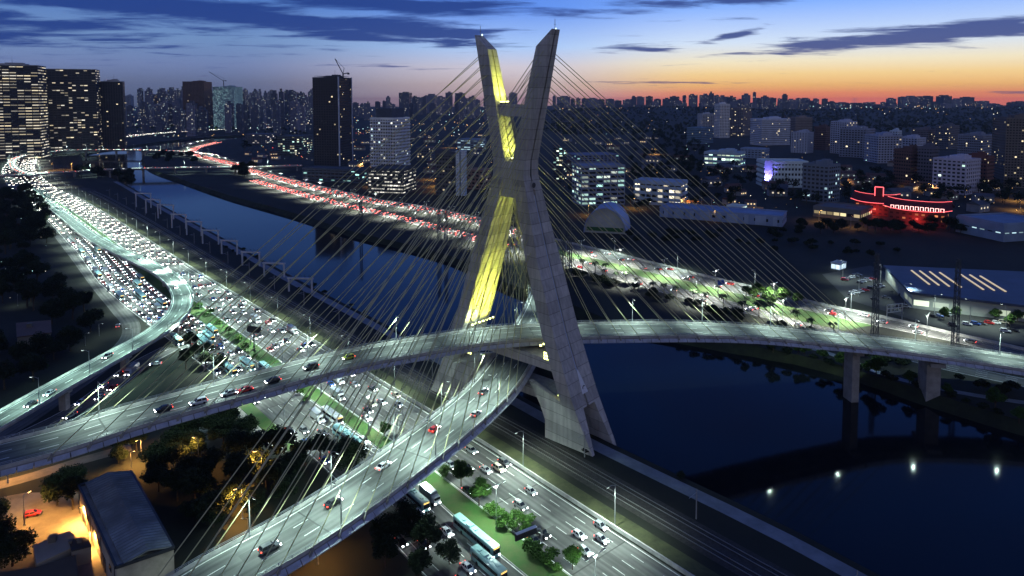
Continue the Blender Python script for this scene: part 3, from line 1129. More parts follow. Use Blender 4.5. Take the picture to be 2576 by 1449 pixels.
for fx, fy in ((2196, 900), (2397, 925), (-60, 1180), (1990, 0)):
    if fy == 0:
        continue
    s = UPPER.near(P(fx, fy, 18))
    q = UPPER.at(s)
    t = UPPER.tan(s)
    pier(q.x, q.y, q.z - 2.3, 3.0 if fx < 2300 else 5.0, 5.5 if fx < 2300 else 8, math.atan2(t.y, t.x), bridge)
for s in (LOWER.near((19, 360)), LOWER.near((20, 420))):
    q = LOWER.at(s)
    pier(q.x, q.y, q.z - 2.3, 3.0, 5.5, R(90), bridge)

# stays: four half decks with eighteen pairs each
su0, sl0 = UPPER.near((MX, MY)), LOWER.near((MX, MY))
halves = [(UPPER, su0, -1, -1, -1), (LOWER, sl0, -1, 1, -1), (UPPER, su0, 1, 1, 1), (LOWER, sl0, 1, -1, 1)]
RADC = 0.125
anch = {id(UPPER): MB(), id(LOWER): MB()}
cab_rest = MB()
ncab = 0
for hi, (path, s0, dr, legs, side) in enumerate(halves):
    for k in range(18):
        s = s0 + dr * (22 + 7.15 * k)
        if hi == 3:
            s = s0 + dr * (22 + 6.6 * k)
        z = 63 + (131 - 63) * (k / 17) ** 0.92
        for q in (-1, 1):
            a = path.off(s, q * (DW / 2 + 0.35), -0.3)
            uu = UZ(z) - LEG_T / 2 - q * dr * legs * 0.9
            b = mast_pt(legs * uu, side * (WZ(z) / 2 - 0.3), z)
            anch[id(path)].beam(path.off(s, q * (DW / 2 + 0.35), -1.3), a + (b - a).normalized() * 1.6, 0.55)
            if hi < 2 or (hi == 2 and k < 14):
                mb = MB()
                mb.tube([a, b], RADC, 5)
                c = mb.build('stay_cable', M['cable'], bridge)
                c.location = (-MX, -MY, 0)
                ncab += 1
            else:
                cab_rest.tube([a, b], RADC, 5)
o = cab_rest.build('stay_cable', M['cable'], bridge)
o.location = (-MX, -MY, 0)
o['kind'] = 'stuff'
anch[id(UPPER)].build('cable_anchor', M['deck_concrete'], ud)
anch[id(LOWER)].build('cable_anchor', M['deck_concrete'], ld)


# ------------------------------------------------------------------ lamps that light the mast
def spot(name, loc, target, watts, col, ang, blend=0.7, radius=0.3, parent=None):
    ld_ = bpy.data.lights.new(name, 'SPOT')
    ld_.energy = watts
    ld_.color = col
    ld_.spot_size = R(ang)
    ld_.spot_blend = blend
    ld_.shadow_soft_size = radius
    o_ = bpy.data.objects.new(name, ld_)
    COL.objects.link(o_)
    loc, target = Vector(loc), Vector(target)
    o_.rotation_euler = (target - loc).to_track_quat('-Z', 'Y').to_euler()
    if parent:
        o_.parent = parent
        loc = loc - Vector(parent.location)
    o_.location = loc
    return o_


YEL = (0.93, 1.0, 0.13)


def flood_bank(where, label, legs, z, rows, reach, watts, inset=2.4, n=6, colr=YEL, ang=75):
    """a row of floodlights at the foot of an inner mast face"""
    c = mast_pt(legs * (UZ(z) - LEG_T - inset), 0, z)
    e = empty('floodlight_bank', c)
    tag(e, label, 'floodlight', 'floodlights on the bridge mast')
    mb = MB()
    mh = MB()
    for i in range(n):
        v = (i - (n - 1) / 2) * rows
        p = mast_pt(legs * (UZ(z) - LEG_T - inset), v, z) - c
        mb.box((p.x, p.y, -0.35), (0.5, 0.5, 0.7), -PHI)
        mh.box((p.x, p.y, 0.22), (0.6, 0.6, 0.4), -PHI)
    mb.build('bracket', M['darksteel'], e)
    mh.build('flood_head', M['flood'], e)
    for v in (-1, 0, 1):
        spot('flood_beam', mast_pt(legs * (UZ(z) - LEG_T - inset), v * rows * (n - 1) / 2.4, z + 0.7), mast_pt(legs * (UZ(z + 3) - LEG_T), v * WZ(z) * 0.3, z + 3), watts * 0.035, colr, 140, 1.0, 0.25, e)
        zt = z + reach * 1.75
        spot('flood_beam', mast_pt(legs * (UZ(z) - LEG_T - inset), v * rows * (n - 1) / 2.6, z + 0.9), mast_pt(legs * (UZ(zt) - LEG_T), v * WZ(zt) * 0.2, zt), watts * 0.9, colr, 34, 0.9, 0.25, e)
        src = mast_pt(legs * (UZ(z) - LEG_T - inset), v * rows * (n - 1) / 2.4, z + 0.8)
        zt = z + reach
        tg = mast_pt(legs * (UZ(zt) - LEG_T + 0.3), v * WZ(zt) * 0.25, zt)
        spot('flood_beam', src, tg, watts / 3, colr, ang, 0.9, 0.25, e)
    return e


flood_bank('far', 'row of yellow floodlights at the foot of the far mast leg, beside the upper deck', -1, 30.6, 1.9, 26, 90000, 3.2, 7, ang=62)
flood_bank('near', 'row of yellow floodlights at the foot of the near mast leg', 1, 30.6, 1.9, 26, 30000, 3.2, 7, ang=62)
flood_bank('mid far', 'small yellow floodlights on top of the mast waist under the far arm', -1, 93.4, 1.2, 9, 13000, 1.5, 4, ang=80)
flood_bank('top far', 'yellow floodlights on the upper cross beam at the foot of the far arm', -1, 113.4, 1.2, 8, 15000, 1.5, 4, ang=80)
flood_bank('top near', 'yellow floodlight on the upper cross beam beside the near arm', 1, 113.4, 1.2, 8, 6000, 1.5, 2, ang=80)


def flood_cluster(label, pos, nx, nz, tgt, watts, colr=YEL, ang=90):
    e = empty('floodlight_bank', pos)
    tag(e, label, 'floodlight', 'floodlights on the bridge mast')
    mb, mh = MB(), MB()
    for i in range(nx):
        for k in range(nz):
            p = -vx * 0.0 + ux * (i - (nx - 1) / 2) * 0.95 + Vector((0, 0, k * 0.95))
            mb.box((p.x, p.y, p.z), (0.75, 0.75, 0.75), -PHI)
            q = p - vx * 0.42
            mh.box((q.x, q.y, q.z), (0.62, 0.12, 0.62), -PHI)
    mb.build('bracket', M['darksteel'], e)
    mh.build('flood_head', M['flood'], e)
    spot('flood_beam', Vector(pos) - vx * 0.9 + Vector((0, 0, 0.6)), tgt, watts, colr, ang, 0.8, 0.3, e)


flood_cluster('square cluster of yellow floodlights on the upper cross beam beside the near leg', mast_pt(18.5, -4.9, 26.6), 3, 3, mast_pt(19, -14, 60), 5000)
flood_cluster('pair of yellow floodlights low beside the foot of the near mast leg', mast_pt(24.5, -5.5, 15.8), 2, 1, mast_pt(26, -20, 22), 2500)
flood_cluster('three yellow floodlights under the upper deck beside the far mast leg', mast_pt(-18.5, -4.9, 19.5), 3, 1, mast_pt(-16, -20, 26), 3000)


# ------------------------------------------------------------------ curved overpass at the left
RAMP = Path([P(60, 470, 0.8), P(112, 505, 0.8), P(165, 545, 1.5), P(250, 608, 4), P(340, 652, 6.5), P(415, 690, 7.5), P(450, 724, 8), P(459, 752, 8), P(440, 797, 8.2), P(384, 842, 8.6), P(280, 900, 9.2), P(160, 966, 9.6), P(40, 1035, 10), P(-80, 1105, 10)], 4)
overpass = empty('curved_overpass', RAMP.at(RAMP.L * 0.55) * 1.0)
overpass.location.z = 0
tag(overpass, 'curved concrete overpass bending left above the jammed highway', 'overpass')
deck('overpass_deck', RAMP, 30, RAMP.L, 10.6, overpass, girder=1.7, fairing=False, rails=False, lanes=2)
for fx, fy in ((427, 800), (310, 885), (412, 690), (300, 632), (150, 972)):
    s = RAMP.near(P(fx, fy, 8))
    q = RAMP.at(s)
    t = RAMP.tan(s)
    pier(q.x, q.y, q.z - 1.6, 2.4, 2.6, math.atan2(t.y, t.x), overpass, z0=-0.5)


# far river bridges
def far_bridge(name, label, pts, W, pier_s, z):
    path = Path([P(x, y, z) for x, y in pts], 10)
    e = empty(name, (path.at(path.L / 2).x, path.at(path.L / 2).y, 0))
    tag(e, label, 'bridge')
    deck('bridge_deck', path, 0, path.L, W, e, girder=2.0, fairing=False, rails=False, lanes=2)
    s = pier_s / 2
    while s < path.L:
        q = path.at(s)
        t = path.tan(s)
        pier(q.x, q.y, q.z - 1.8, 2.0, W * 0.4, math.atan2(t.y, t.x), e)
        s += pier_s
    return path


FB1 = far_bridge('road_bridge', 'low straight road bridge across the river beyond the white gantries', [(-60, 446), (20, 441), (117, 436), (258, 427), (400, 423), (520, 421), (640, 420), (760, 416)], 12, 45, 8)
FB2 = far_bridge('road_bridge', 'farther road bridge across the river, curving at its left end', [(84, 442), (52, 432), (30, 414), (44, 397), (90, 386), (160, 379), (270, 377), (370, 378), (470, 382), (540, 390)], 11, 60, 8)


# ------------------------------------------------------------------ street lamps
def lamp_proto(name, h, arms, arm_len, watts, colr, spot_ang=140, head='lamp'):
    e = empty(name, (0, 0, -500))
    mb = MB()
    mb.tube([(0, 0, 0), (0, 0, h * 0.5), (0, 0, h)], [0.16, 0.12, 0.08], 6)
    mb.box((0, 0, 0.25), (0.4, 0.4, 0.5))
    mb.build('pole', M['steel'], e)
    for a in arms:
        m2 = MB()
        m2.tube([(0, 0, h - 0.4), (0, a * arm_len * 0.5, h + 0.1), (0, a * arm_len, h + 0.2)], 0.06, 5)
        m2.build('arm', M['steel'], e)
        m3 = MB()
        m3.box((0, a * (arm_len + 0.35), h + 0.2), (0.36, 0.95, 0.14))
        m3.box((0, a * (arm_len + 0.35), h + 0.09), (0.3, 0.8, 0.09), mi=1)
        m3.build('lamp_head', [M['darksteel'], M[head]], e)
    ld_ = bpy.data.lights.new('lamp_beam', 'SPOT')
    ld_.energy = watts
    ld_.color = colr
    ld_.spot_size = R(spot_ang)
    ld_.spot_blend = 0.55
    ld_.specular_factor = 0.004
    ld_.shadow_soft_size = 0.35
    lo = bpy.data.objects.new('lamp_beam', ld_)
    COL.objects.link(lo)
    lo.parent = e
    lo.location = (0, (sum(arms) / len(arms)) * (arm_len + 0.35), h - 0.1)
    return register(e)


CYAN = (0.72, 1.0, 0.88)
HWY = (0.78, 1.0, 0.89)
WARM = (1.0, 0.46, 0.10)
protos = []


def lamp_row(path, off, s0, s1, step, proto, side, label, group):
    """lamps along a path; side = which way the arm points (+1 left of the path)"""
    n = max(1, int(round((s1 - s0) / step)))
    for i in range(n):
        s = s0 + (s1 - s0) * (i + 0.5) / n
        o_ = off(s) if callable(off) else off
        p = path.off(s, o_)
        t = path.tan(s)
        a = math.atan2(t.y, t.x) + (0 if side > 0 else math.pi)
        d = dup(proto, p, a)
        tag(d, label.format(nth(i + 1)), 'street lamp', group)


pa = lamp_proto('street_lamp', 10, (1,), 2.2, 15000, CYAN)
pb = lamp_proto('street_lamp', 12, (1, -1), 2.4, 34000, HWY)
pc = lamp_proto('street_lamp', 12, (1,), 2.6, 24000, HWY)
pd = lamp_proto('street_lamp', 8, (1,), 1.2, 2600, WARM, head='lamp_warm')
pe = lamp_proto('street_lamp', 12, (1, -1), 2.4, 84000, (0.95, 1.0, 0.88))
pg = lamp_proto('street_lamp', 10, (1,), 2.2, 20000, (0.6, 1.0, 0.85))
pf = lamp_proto('street_lamp', 10, (1,), 2.2, 40000, CYAN)
protos += [pa, pb, pc, pd, pe, pf, pg]
lamp_row(UPPER, DW / 2 - 0.5, 20, UPPER.L - 10, 30, pa, -1, 'thin lamp post on the far parapet of the upper deck, {} from its left end', 'lamps on the bridge decks')
lamp_row(LOWER, DW / 2 - 0.5, 10, 150, 25, pa, -1, 'thin lamp post on the left parapet of the lower deck, {} from the bottom', 'lamps on the bridge decks')
lamp_row(LOWER, -DW / 2 + 0.5, 20, 150, 30, pa, 1, 'thin lamp post on the right parapet of the lower deck, {} from the bottom', 'lamps on the bridge decks')
lamp_row(LOWER, DW / 2 - 0.5, sl0 + 20, LOWER.L - 20, 40, pa, -1, 'lamp post on the lower deck behind the near mast leg, {} beyond the mast', 'lamps on the bridge decks')
lamp_row(RAMP, 4.9, 30, RAMP.L - 10, 26, pg, -1, 'thin lamp post on the outer parapet of the curved overpass, {} from its upper end', 'lamps on the curved overpass')
lamp_row(BASE, lambda s: EXP_W(s) + MED_W(s) * 0.3, 40, sF, 36, pb, 1, 'twin-arm lamp post in the grass median of the left highway, {} from the bottom', 'lamps along the left highway')
lamp_row(BASE, -1.6, 55, sF + 100, 38, pc, 1, 'lamp post behind the river-side barrier of the left highway, {} from the bottom', 'lamps along the left highway')
lamp_row(BASE, lambda s: EXP_W(s) + MED_W(s) + LOC_W(s) + 0.8, sC, sF, 40, pc, -1, 'lamp post on the landward edge of the jammed local highway, {} from the bridge', 'lamps along the left highway')
lamp_row(BASE, -1.6, sF + 100, BASE.L, 60, pe, 1, 'distant lamp post where the left highway bends, {} after the low bridge', 'lamps along the left highway')
lamp_row(RU, lambda s: RU_W(s) / 2 + 4, 60, RU.near(P(1430, 628)), 38, pe, 1, 'twin-arm lamp post on the far bank median lawn, {} from the right', 'lamps along the far bank highway')
lamp_row(RU, lambda s: RU_W(s) / 2 + 1, RU.near(P(1300, 595)), RU.L, 42, pe, 1, 'lamp post on the far bank highway left of the mast, {} from the mast', 'lamps along the far bank highway')
lamp_row(RU, lambda s: -RU_W(s) / 2 - 0.6, 90, RU.near(P(1430, 628)), 55, pc, 1, 'lamp post on the landward edge of the far bank highway, {} from the right', 'lamps along the far bank highway')
lamp_row(RL, lambda s: RL_W(s) / 2 + 0.8, RL.near(P(2100, 838)), RL.L, 50, pe, -1, 'lamp post on the river side of the far bank riverside road, {} from the right', 'lamps along the far bank highway')
lamp_row(FB2, 5.0, 10, FB2.L - 20, 32, pf, -1, 'lamp post on the farther river bridge, {} from its left end', 'lamps on the far bridges')
lamp_row(FB1, 5.4, 40, FB1.L - 20, 60, pf, -1, 'lamp post on the low river bridge, {} from its left end', 'lamps on the far bridges')
#@@TRAFFIC
# ------------------------------------------------------------------ vehicles
def ring(x, hw, z0, z1, rnd=0.12):
    """rounded body section across the car at length x"""
    return [(x, -hw + 0.05, z0), (x, hw - 0.05, z0), (x, hw, z0 + (z1 - z0) * 0.45), (x, hw - 0.04, z1 - rnd), (x, hw - 0.2, z1), (x, -hw + 0.2, z1), (x, -hw + 0.04, z1 - rnd), (x, -hw, z0 + (z1 - z0) * 0.45)]


def car_shape(kind):
    """sections of the lower body and the two outlines of the cabin"""
    if kind == 'sedan':
        L, hw, belt, roof = 4.5, 0.88, 0.92, 1.44
        secs = [(-2.25, 0.72, 0.42, 0.86), (-2.1, 0.84, 0.32, 0.95), (-1.3, hw, 0.26, 0.97), (0.8, hw, 0.26, 0.95), (1.6, 0.86, 0.28, 0.88), (2.1, 0.8, 0.34, 0.76), (2.25, 0.68, 0.42, 0.64)]
        bot, top = (-1.75, 1.05, 0.78), (-1.05, 0.25, 0.6)
    elif kind == 'hatch':
        L, hw, belt, roof = 3.9, 0.85, 0.95, 1.5
        secs = [(-1.95, 0.74, 0.4, 0.95), (-1.85, 0.83, 0.3, 1.0), (-1.0, hw, 0.26, 0.99), (0.7, hw, 0.26, 0.97), (1.4, 0.83, 0.28, 0.9), (1.8, 0.77, 0.34, 0.78), (1.95, 0.66, 0.42, 0.64)]
        bot, top = (-1.85, 0.95, 0.76), (-1.5, 0.15, 0.6)
    else:
        L, hw, belt, roof = 4.6, 0.93, 1.08, 1.74
        secs = [(-2.3, 0.8, 0.5, 1.08), (-2.2, 0.9, 0.4, 1.14), (-1.2, hw, 0.34, 1.12), (0.9, hw, 0.34, 1.1), (1.75, 0.9, 0.36, 1.04), (2.15, 0.86, 0.42, 0.95), (2.3, 0.74, 0.5, 0.8)]
        bot, top = (-2.15, 1.05, 0.84), (-1.85, 0.4, 0.68)
    return L, hw, belt, roof, secs, bot, top


def car_bits(kind):
    L, hw, belt, roof, secs, bot, top = car_shape(kind)
    body, glass, wh, hl, tl = MB(), MB(), [], [], []
    body.loft([ring(*s) for s in secs])
    b0, b1, bw = bot
    t0, t1, tw = top
    zb = belt - 0.02
    A = [(b0, -bw, zb), (b1, -bw, zb), (b1, bw, zb), (b0, bw, zb)]
    B = [(t0, -tw, roof - 0.03), (t1, -tw, roof - 0.03), (t1, tw, roof - 0.03), (t0, tw, roof - 0.03)]
    glass.loft([A, B])
    # roof skin and pillars sit just proud of the glass
    q = 0.03
    body.loft([[(t0 - q, -tw - q, roof - 0.06), (t1 + q, -tw - q, roof - 0.06), (t1 + q, tw + q, roof - 0.06), (t0 - q, tw + q, roof - 0.06)],
               [(t0 + 0.1, -tw + 0.08, roof + 0.03), (t1 - 0.08, -tw + 0.08, roof + 0.03), (t1 - 0.08, tw - 0.08, roof + 0.03), (t0 + 0.1, tw - 0.08, roof + 0.03)]])
    for i in range(4):
        body.beam(Vector(A[i]) * 1.0 + Vector((0, 0, -0.02)), B[i], 0.09)
    mx = (t0 + t1) / 2
    for sg in (-1, 1):
        body.beam((mx, sg * bw, zb), (mx, sg * tw, roof - 0.04), 0.1)
        body.box((b1 - 0.15, sg * (hw + 0.08), belt + 0.08), (0.16, 0.18, 0.13))
    xf, xr = secs[-1][0], secs[0][0]
    for sg in (-1, 1):
        m = MB()
        m.box((xf - 0.08, sg * (secs[-1][1] - 0.05), (secs[-1][2] + secs[-1][3]) / 2 + 0.08), (0.26, 0.36, 0.2))
        hl.append(m)
        m = MB()
        m.box((xr + 0.05, sg * (secs[0][1] - 0.07), secs[0][3] - 0.12), (0.2, 0.3, 0.22))
        tl.append(m)
        for xx in (L * 0.3, -L * 0.29):
            m = MB()
            m.cyl((xx, sg * (hw - 0.1), 0.33), 0.33, 0.24, 14, 'y')
            wh.append(m)
    return body, glass, wh, hl, tl


def merge(dst, src, mi):
    b = len(dst.v)
    dst.v += src.v
    dst.f += [tuple(i + b for i in f) for f in src.f]
    dst.mi += [mi] * len(src.f)
    dst.uv += src.uv


def set_paint(o, colr):
    o.material_slots[0].link = 'OBJECT'
    o.material_slots[0].material = PAINT[colr]


CARS, SMALL = {}, {}
for kind in ('sedan', 'hatch', 'suv'):
    body, glass, wh, hl, tl = car_bits(kind)
    for lit in (True, False):
        e = empty('car', (0, 0, -500))
        body.build('body', PAINT['white'], e)
        glass.build('windows', M['carglass'], e)
        for m in wh:
            m.build('wheel', M['tyre'], e)
        for m in hl:
            m.build('headlight', M['headlight' if lit else 'lightsoff'], e)
        for m in tl:
            m.build('taillight', M['taillight'] if lit else PAINT['dark red'], e)
        CARS[kind, lit] = register(e)
        protos.append(e)
        whole = MB()
        merge(whole, body, 0)
        merge(whole, glass, 1)
        for m in wh:
            merge(whole, m, 2)
        for m in hl:
            merge(whole, m, 3)
        for m in tl:
            merge(whole, m, 4)
        o = whole.build('car', [PAINT['white'], M['carglass'], M['tyre'], M['headlight' if lit else 'lightsoff'], M['taillight'] if lit else PAINT['dark red']])
        o.location.z = -500
        SMALL[kind, lit] = o
        protos.append(o)


def bus_proto(L=12.0, name='bus'):
    e = empty(name, (0, 0, -500))
    mb = MB()
    H, hw = 3.15, 1.25
    secs = []
    for x, k in ((-L / 2, 0.93), (-L / 2 + 0.15, 1), (L / 2 - 0.35, 1), (L / 2, 0.93)):
        w = hw * k
        secs.append([(x, -w, 0.35), (x, w, 0.35), (x, w, H - 0.22), (x, w - 0.2, H), (x, -w + 0.2, H), (x, -w, H - 0.22)])
    mb.loft(secs)
    for x in (-L * 0.3, 0, L * 0.3):
        mb.box((x, 0, H + 0.08), (0.9, 0.9, 0.16))
    mb.box((-L * 0.14, 0, H + 0.14), (1.9, 1.5, 0.28))
    mb.build('body', PAINT['teal'], e)
    g = MB()
    for sg in (-1, 1):
        n = int(L / 1.5)
        for i in range(n):
            x = -L / 2 + 0.7 + (L - 1.6) * (i + 0.5) / n
            g.box((x, sg * (hw + 0.005), 1.95), (L / n * 0.86, 0.05, 0.95))
    g.box((L / 2 - 0.01, 0, 1.9), (0.06, 2.1, 1.2))
    g.box((-L / 2 + 0.01, 0, 2.1), (0.06, 1.8, 0.8))
    g.build('windows', M['carglass'], e)
    for sg in (-1, 1):
        for x in (L * 0.3, -L * 0.27):
            m = MB()
            m.cyl((x, sg * 1.12, 0.5), 0.5, 0.3, 14, 'y')
            m.build('wheel', M['tyre'], e)
        m = MB()
        m.box((L / 2 + 0.0, sg * 0.9, 0.8), (0.14, 0.4, 0.28))
        m.build('headlight', M['headlight'], e)
        m = MB()
        m.box((-L / 2, sg * 1.0, 1.0), (0.14, 0.25, 0.4))
        m.build('taillight', M['taillight'], e)
    m = MB()
    m.box((L / 2 - 0.02, 0, 2.78), (0.1, 1.7, 0.32))
    m.build('destination_display', mat('amber_display', (0.3, 0.2, 0.05), 0.4, 0, emit=(1, 0.6, 0.15), es=2), e)
    register(e)
    protos.append(e)
    return e


def truck_proto():
    e = empty('truck', (0, 0, -500))
    m = MB()
    m.loft([[(2.2, -1.1, 0.5), (2.2, 1.1, 0.5), (2.2, 1.1, 2.6), (2.2, -1.1, 2.6)], [(3.7, -1.1, 0.5), (3.7, 1.1, 0.5), (3.55, 1.05, 2.5), (3.55, -1.05, 2.5)], [(4.0, -1.05, 0.5), (4.0, 1.05, 0.5), (3.9, 1.0, 1.5), (3.9, -1.0, 1.5)]])
    m.build('cab', PAINT['white'], e)
    m = MB()
    m.box((3.72, 0, 2.0), (0.2, 1.9, 0.75))
    m.build('windscreen', M['carglass'], e)
    m = MB()
    m.box((-1.0, 0, 2.05), (6.0, 2.3, 2.4))
    m.box((-1.0, 0, 0.75), (6.2, 0.9, 0.25))
    m.build('cargo_box', PAINT['silver'], e)
    for sg in (-1, 1):
        for x in (2.9, -1.6, -2.7):
            w = MB()
            w.cyl((x, sg * 1.0, 0.48), 0.48, 0.32, 14, 'y')
            w.build('wheel', M['tyre'], e)
        w = MB()
        w.box((4.0, sg * 0.8, 0.85), (0.12, 0.36, 0.25))
        w.build('headlight', M['headlight'], e)
        w = MB()
        w.box((-4.1, sg * 0.9, 0.8), (0.12, 0.3, 0.25))
        w.build('taillight', M['taillight'], e)
    register(e)
    protos.append(e)
    return e


BUS, BUSL, TRUCK = bus_proto(12.0), bus_proto(17.5), truck_proto()
rv = random.Random(11)
COLS = ['white'] * 6 + ['silver'] * 6 + ['black'] * 5 + ['grey'] * 5 + ['red'] * 2 + ['blue'] * 2 + ['beige']
KN = {'sedan': 'sedan', 'hatch': 'hatchback', 'suv': 'estate car'}
vcount = {'car': 0}


def beam_for(e, heading, watts=420):
    t = Vector((math.cos(heading), math.sin(heading), 0))
    spot('headlight_beam', e.location + t * 2.4 + Vector((0, 0, 0.75)), e.location + t * 16 + Vector((0, 0, 0.0)), watts, (0.9, 0.96, 1.0), 70, 1.0, 0.15).parent = None


def put_vehicle(p, heading, kind, colr, label, group, small=False, lit=True, beam=False):
    if kind in ('bus', 'long bus'):
        o = dup(BUS if kind == 'bus' else BUSL, p, heading)
        cat, tgt = 'bus', list(o.children)[0]
    elif kind == 'truck':
        o = dup(TRUCK, p, heading)
        cat, tgt = 'truck', None
    elif small:
        o = SMALL[kind, lit].copy()
        COL.objects.link(o)
        o.location = p
        o.rotation_euler = (0, 0, heading)
        cat, tgt = 'car', o
    else:
        o = dup(CARS[kind, lit], p, heading)
        cat = 'car'
        tgt = next(c for c in o.children if c.name.startswith('body'))
    if tgt is not None:
        set_paint(tgt, colr)
    tag(o, label, cat, group)
    vcount[cat] = vcount.get(cat, 0) + 1
    if beam:
        b = len(bpy.data.objects)
        t = Vector((math.cos(heading), math.sin(heading), 0))
        q = spot('headlight_beam', (0, 0, 0), t * 12 + Vector((0, 0, -0.75)), 260, (0.88, 0.95, 1.0), 75, 1.0, 0.15)
        q.parent = o
        q.location = (2.6, 0, 0.75)
        q.rotation_euler = Vector((12, 0, -0.75)).to_track_quat('-Z', 'Y').to_euler()
    return o


def lane(path, off, s0, s1, gap, sgn, lane_name, where, group, small=False, z=0.03, kinds=None, beam=0.0, buses=0.0, jit=0.35, from_end=False, trucks=0.04):
    """vehicles queueing in one lane; sgn = +1 they face along the path"""
    fo = off if callable(off) else (lambda s: off)
    s = s0 + rv.uniform(0, gap)
    items = []
    while s < s1:
        r_ = rv.random()
        if r_ < buses:
            k = 'long bus' if rv.random() < 0.35 else 'bus'
            ln = 17.5 if k == 'long bus' else 12
        elif r_ < buses + trucks and not small:
            k, ln = 'truck', 8.2
        else:
            k, ln = rv.choice(['sedan', 'hatch', 'hatch', 'suv']), 4.6
        if s + ln > s1:
            break
        items.append((s + ln / 2, k))
        s += ln + gap * rv.uniform(1 - jit, 1 + jit * 2)
    if from_end:
        items = items[::-1]
    for i, (s, k) in enumerate(items):
        t = path.tan(s)
        h = math.atan2(t.y * sgn, t.x * sgn) + rv.uniform(-0.015, 0.015)
        p = path.off(s, fo(s) + rv.uniform(-0.25, 0.25), z)
        c = 'teal' if 'bus' in k and rv.random() < 0.75 else ('white' if 'bus' in k else rv.choice(COLS))
        word = 'truck with a silver box' if k == 'truck' else ('bus' if k == 'bus' else ('long bus' if k == 'long bus' else KN[k]))
        lab = '%s %s, %s %s in the %s' % ('pale teal' if c == 'teal' else c, word, nth(i + 1), where, lane_name)
        if k == 'truck':
            lab = 'white box truck, %s %s in the %s' % (nth(i + 1), where, lane_name)
        put_vehicle(p, h, k, c, lab, group, small, True, rv.random() < beam and k not in ('truck',))


LO = lambda k, n=5: (lambda s: EXP_W(s) + MED_W(s) + LOC_W(s) * (k + 0.5) / n)
EX = lambda k, n=6: (lambda s: EXP_W(s) * (k + 0.5) / n)
LNW = ['median-side lane', 'second lane', 'middle lane', 'fourth lane', 'kerb lane']
sj0, sj1 = BASE.near(P(385, 850)), BASE.near(P(165, 600))
for k in range(5):
    lane(BASE, LO(k), sj0, sj1, 3.0, -1, LNW[k] + ' of the jam', 'up from overpass', 'vehicles in the jam beside the curved overpass', buses=0.13 if k in (1, 4) else 0.06)
sm0, sm1 = BASE.near(P(690, 1000)), BASE.near(P(470, 815))
for k in range(5):
    lane(BASE, LO(k), sm0, sm1, 7.5, -1, 'local road ' + LNW[k], 'up from upper deck', 'vehicles on the local highway', buses=0.28 if k in (0, 1) else 0.1, beam=0.3)
sb0, sb1 = 20, BASE.near(P(1060, 1200))
for k in range(5):
    lane(BASE, LO(k), sb0, sb1, 10, -1, 'local road ' + LNW[k], 'up from the bottom', 'vehicles on the local highway', buses=0.35 if k in (0, 2) else 0.1, beam=0.7)
st0, st1 = BASE.near(P(900, 1160)), BASE.near(P(760, 1040))
for k in range(5):
    lane(BASE, LO(k), st0, st1, 11, -1, 'local road ' + LNW[k], 'above the lower deck', 'vehicles on the local highway', buses=0.3 if k in (0, 4) else 0.05, beam=0.6)
XNW = ['river-side lane', 'second lane', 'third lane', 'fourth lane', 'fifth lane', 'median lane']
for k in range(6):
    lane(BASE, EX(k), sB - 30, sC - 8, [24, 14, 30, 16, 34, 20][k], -1, 'express ' + XNW[k], 'up from the bottom', 'vehicles on the express highway', beam=1, trucks=0.02)
    lane(BASE, EX(k), sC + 8, sD - 6, 17, -1, 'express ' + XNW[k], 'above the lower deck', 'vehicles on the express highway', beam=0.8)
    lane(BASE, EX(k), sD + 6, sE - 10, 13 if k < 3 else 20, -1, 'express ' + XNW[k], 'beyond the upper deck', 'vehicles on the express highway', beam=0.35)
# cars on the decks
for px, colr, kind, o in ((527, 'white', 'suv', -3.0), (596, 'silver', 'sedan', -2.4), (650, 'red', 'sedan', -3.2), (700, 'black', 'sedan', -2.0), (803, 'black', 'suv', 0.3), (890, 'yellow', 'hatch', 1.0), (430, 'black', 'sedan', -1.0)):
    s = UPPER.near(P(px, 1110 - (px - 400) * 0.36, 28))
    t = UPPER.tan(s)
    put_vehicle(UPPER.off(s, o, 0.02), math.atan2(-t.y, -t.x), kind, colr, '%s %s driving left on the upper deck %s' % ({'yellow': 'yellow-green'}.get(colr, colr), KN[kind], {527: 'leading the group left of the mast', 596: 'just behind the white estate car', 650: 'between a silver and a black car', 700: 'right behind the red car', 803: 'alone nearer the mast', 890: 'closest to the mast', 430: 'farthest left of the mast'}[px]), 'cars on the bridge decks', beam=True)
for s, o, colr, kind, w in ((LOWER.near(P(1190, 1056, 17)), -3.6, 'silver', 'hatch', 'beside the right parapet'), (LOWER.near(P(1000, 1200, 16)), 2.6, 'white', 'sedan', 'in the left lane mid-deck'), (LOWER.near(P(1090, 1090, 16)), 2.4, 'red', 'hatch', 'in the left lane nearer the mast'), (LOWER.near(P(830, 1270, 15)), 1.8, 'black', 'sedan', 'in the middle lane'), (LOWER.near(P(700, 1380, 15)), -0.5, 'grey', 'suv', 'nearest the bottom edge'), (LOWER.near(P(1190, 990, 17)), 1.2, 'grey', 'sedan', 'about to pass under the upper deck')):
    t = LOWER.tan(s)
    put_vehicle(LOWER.off(s, o, 0.02), math.atan2(t.y, t.x), kind, colr, '%s %s driving away on the lower deck %s' % (colr, KN[kind], w), 'cars on the bridge decks', beam=True)
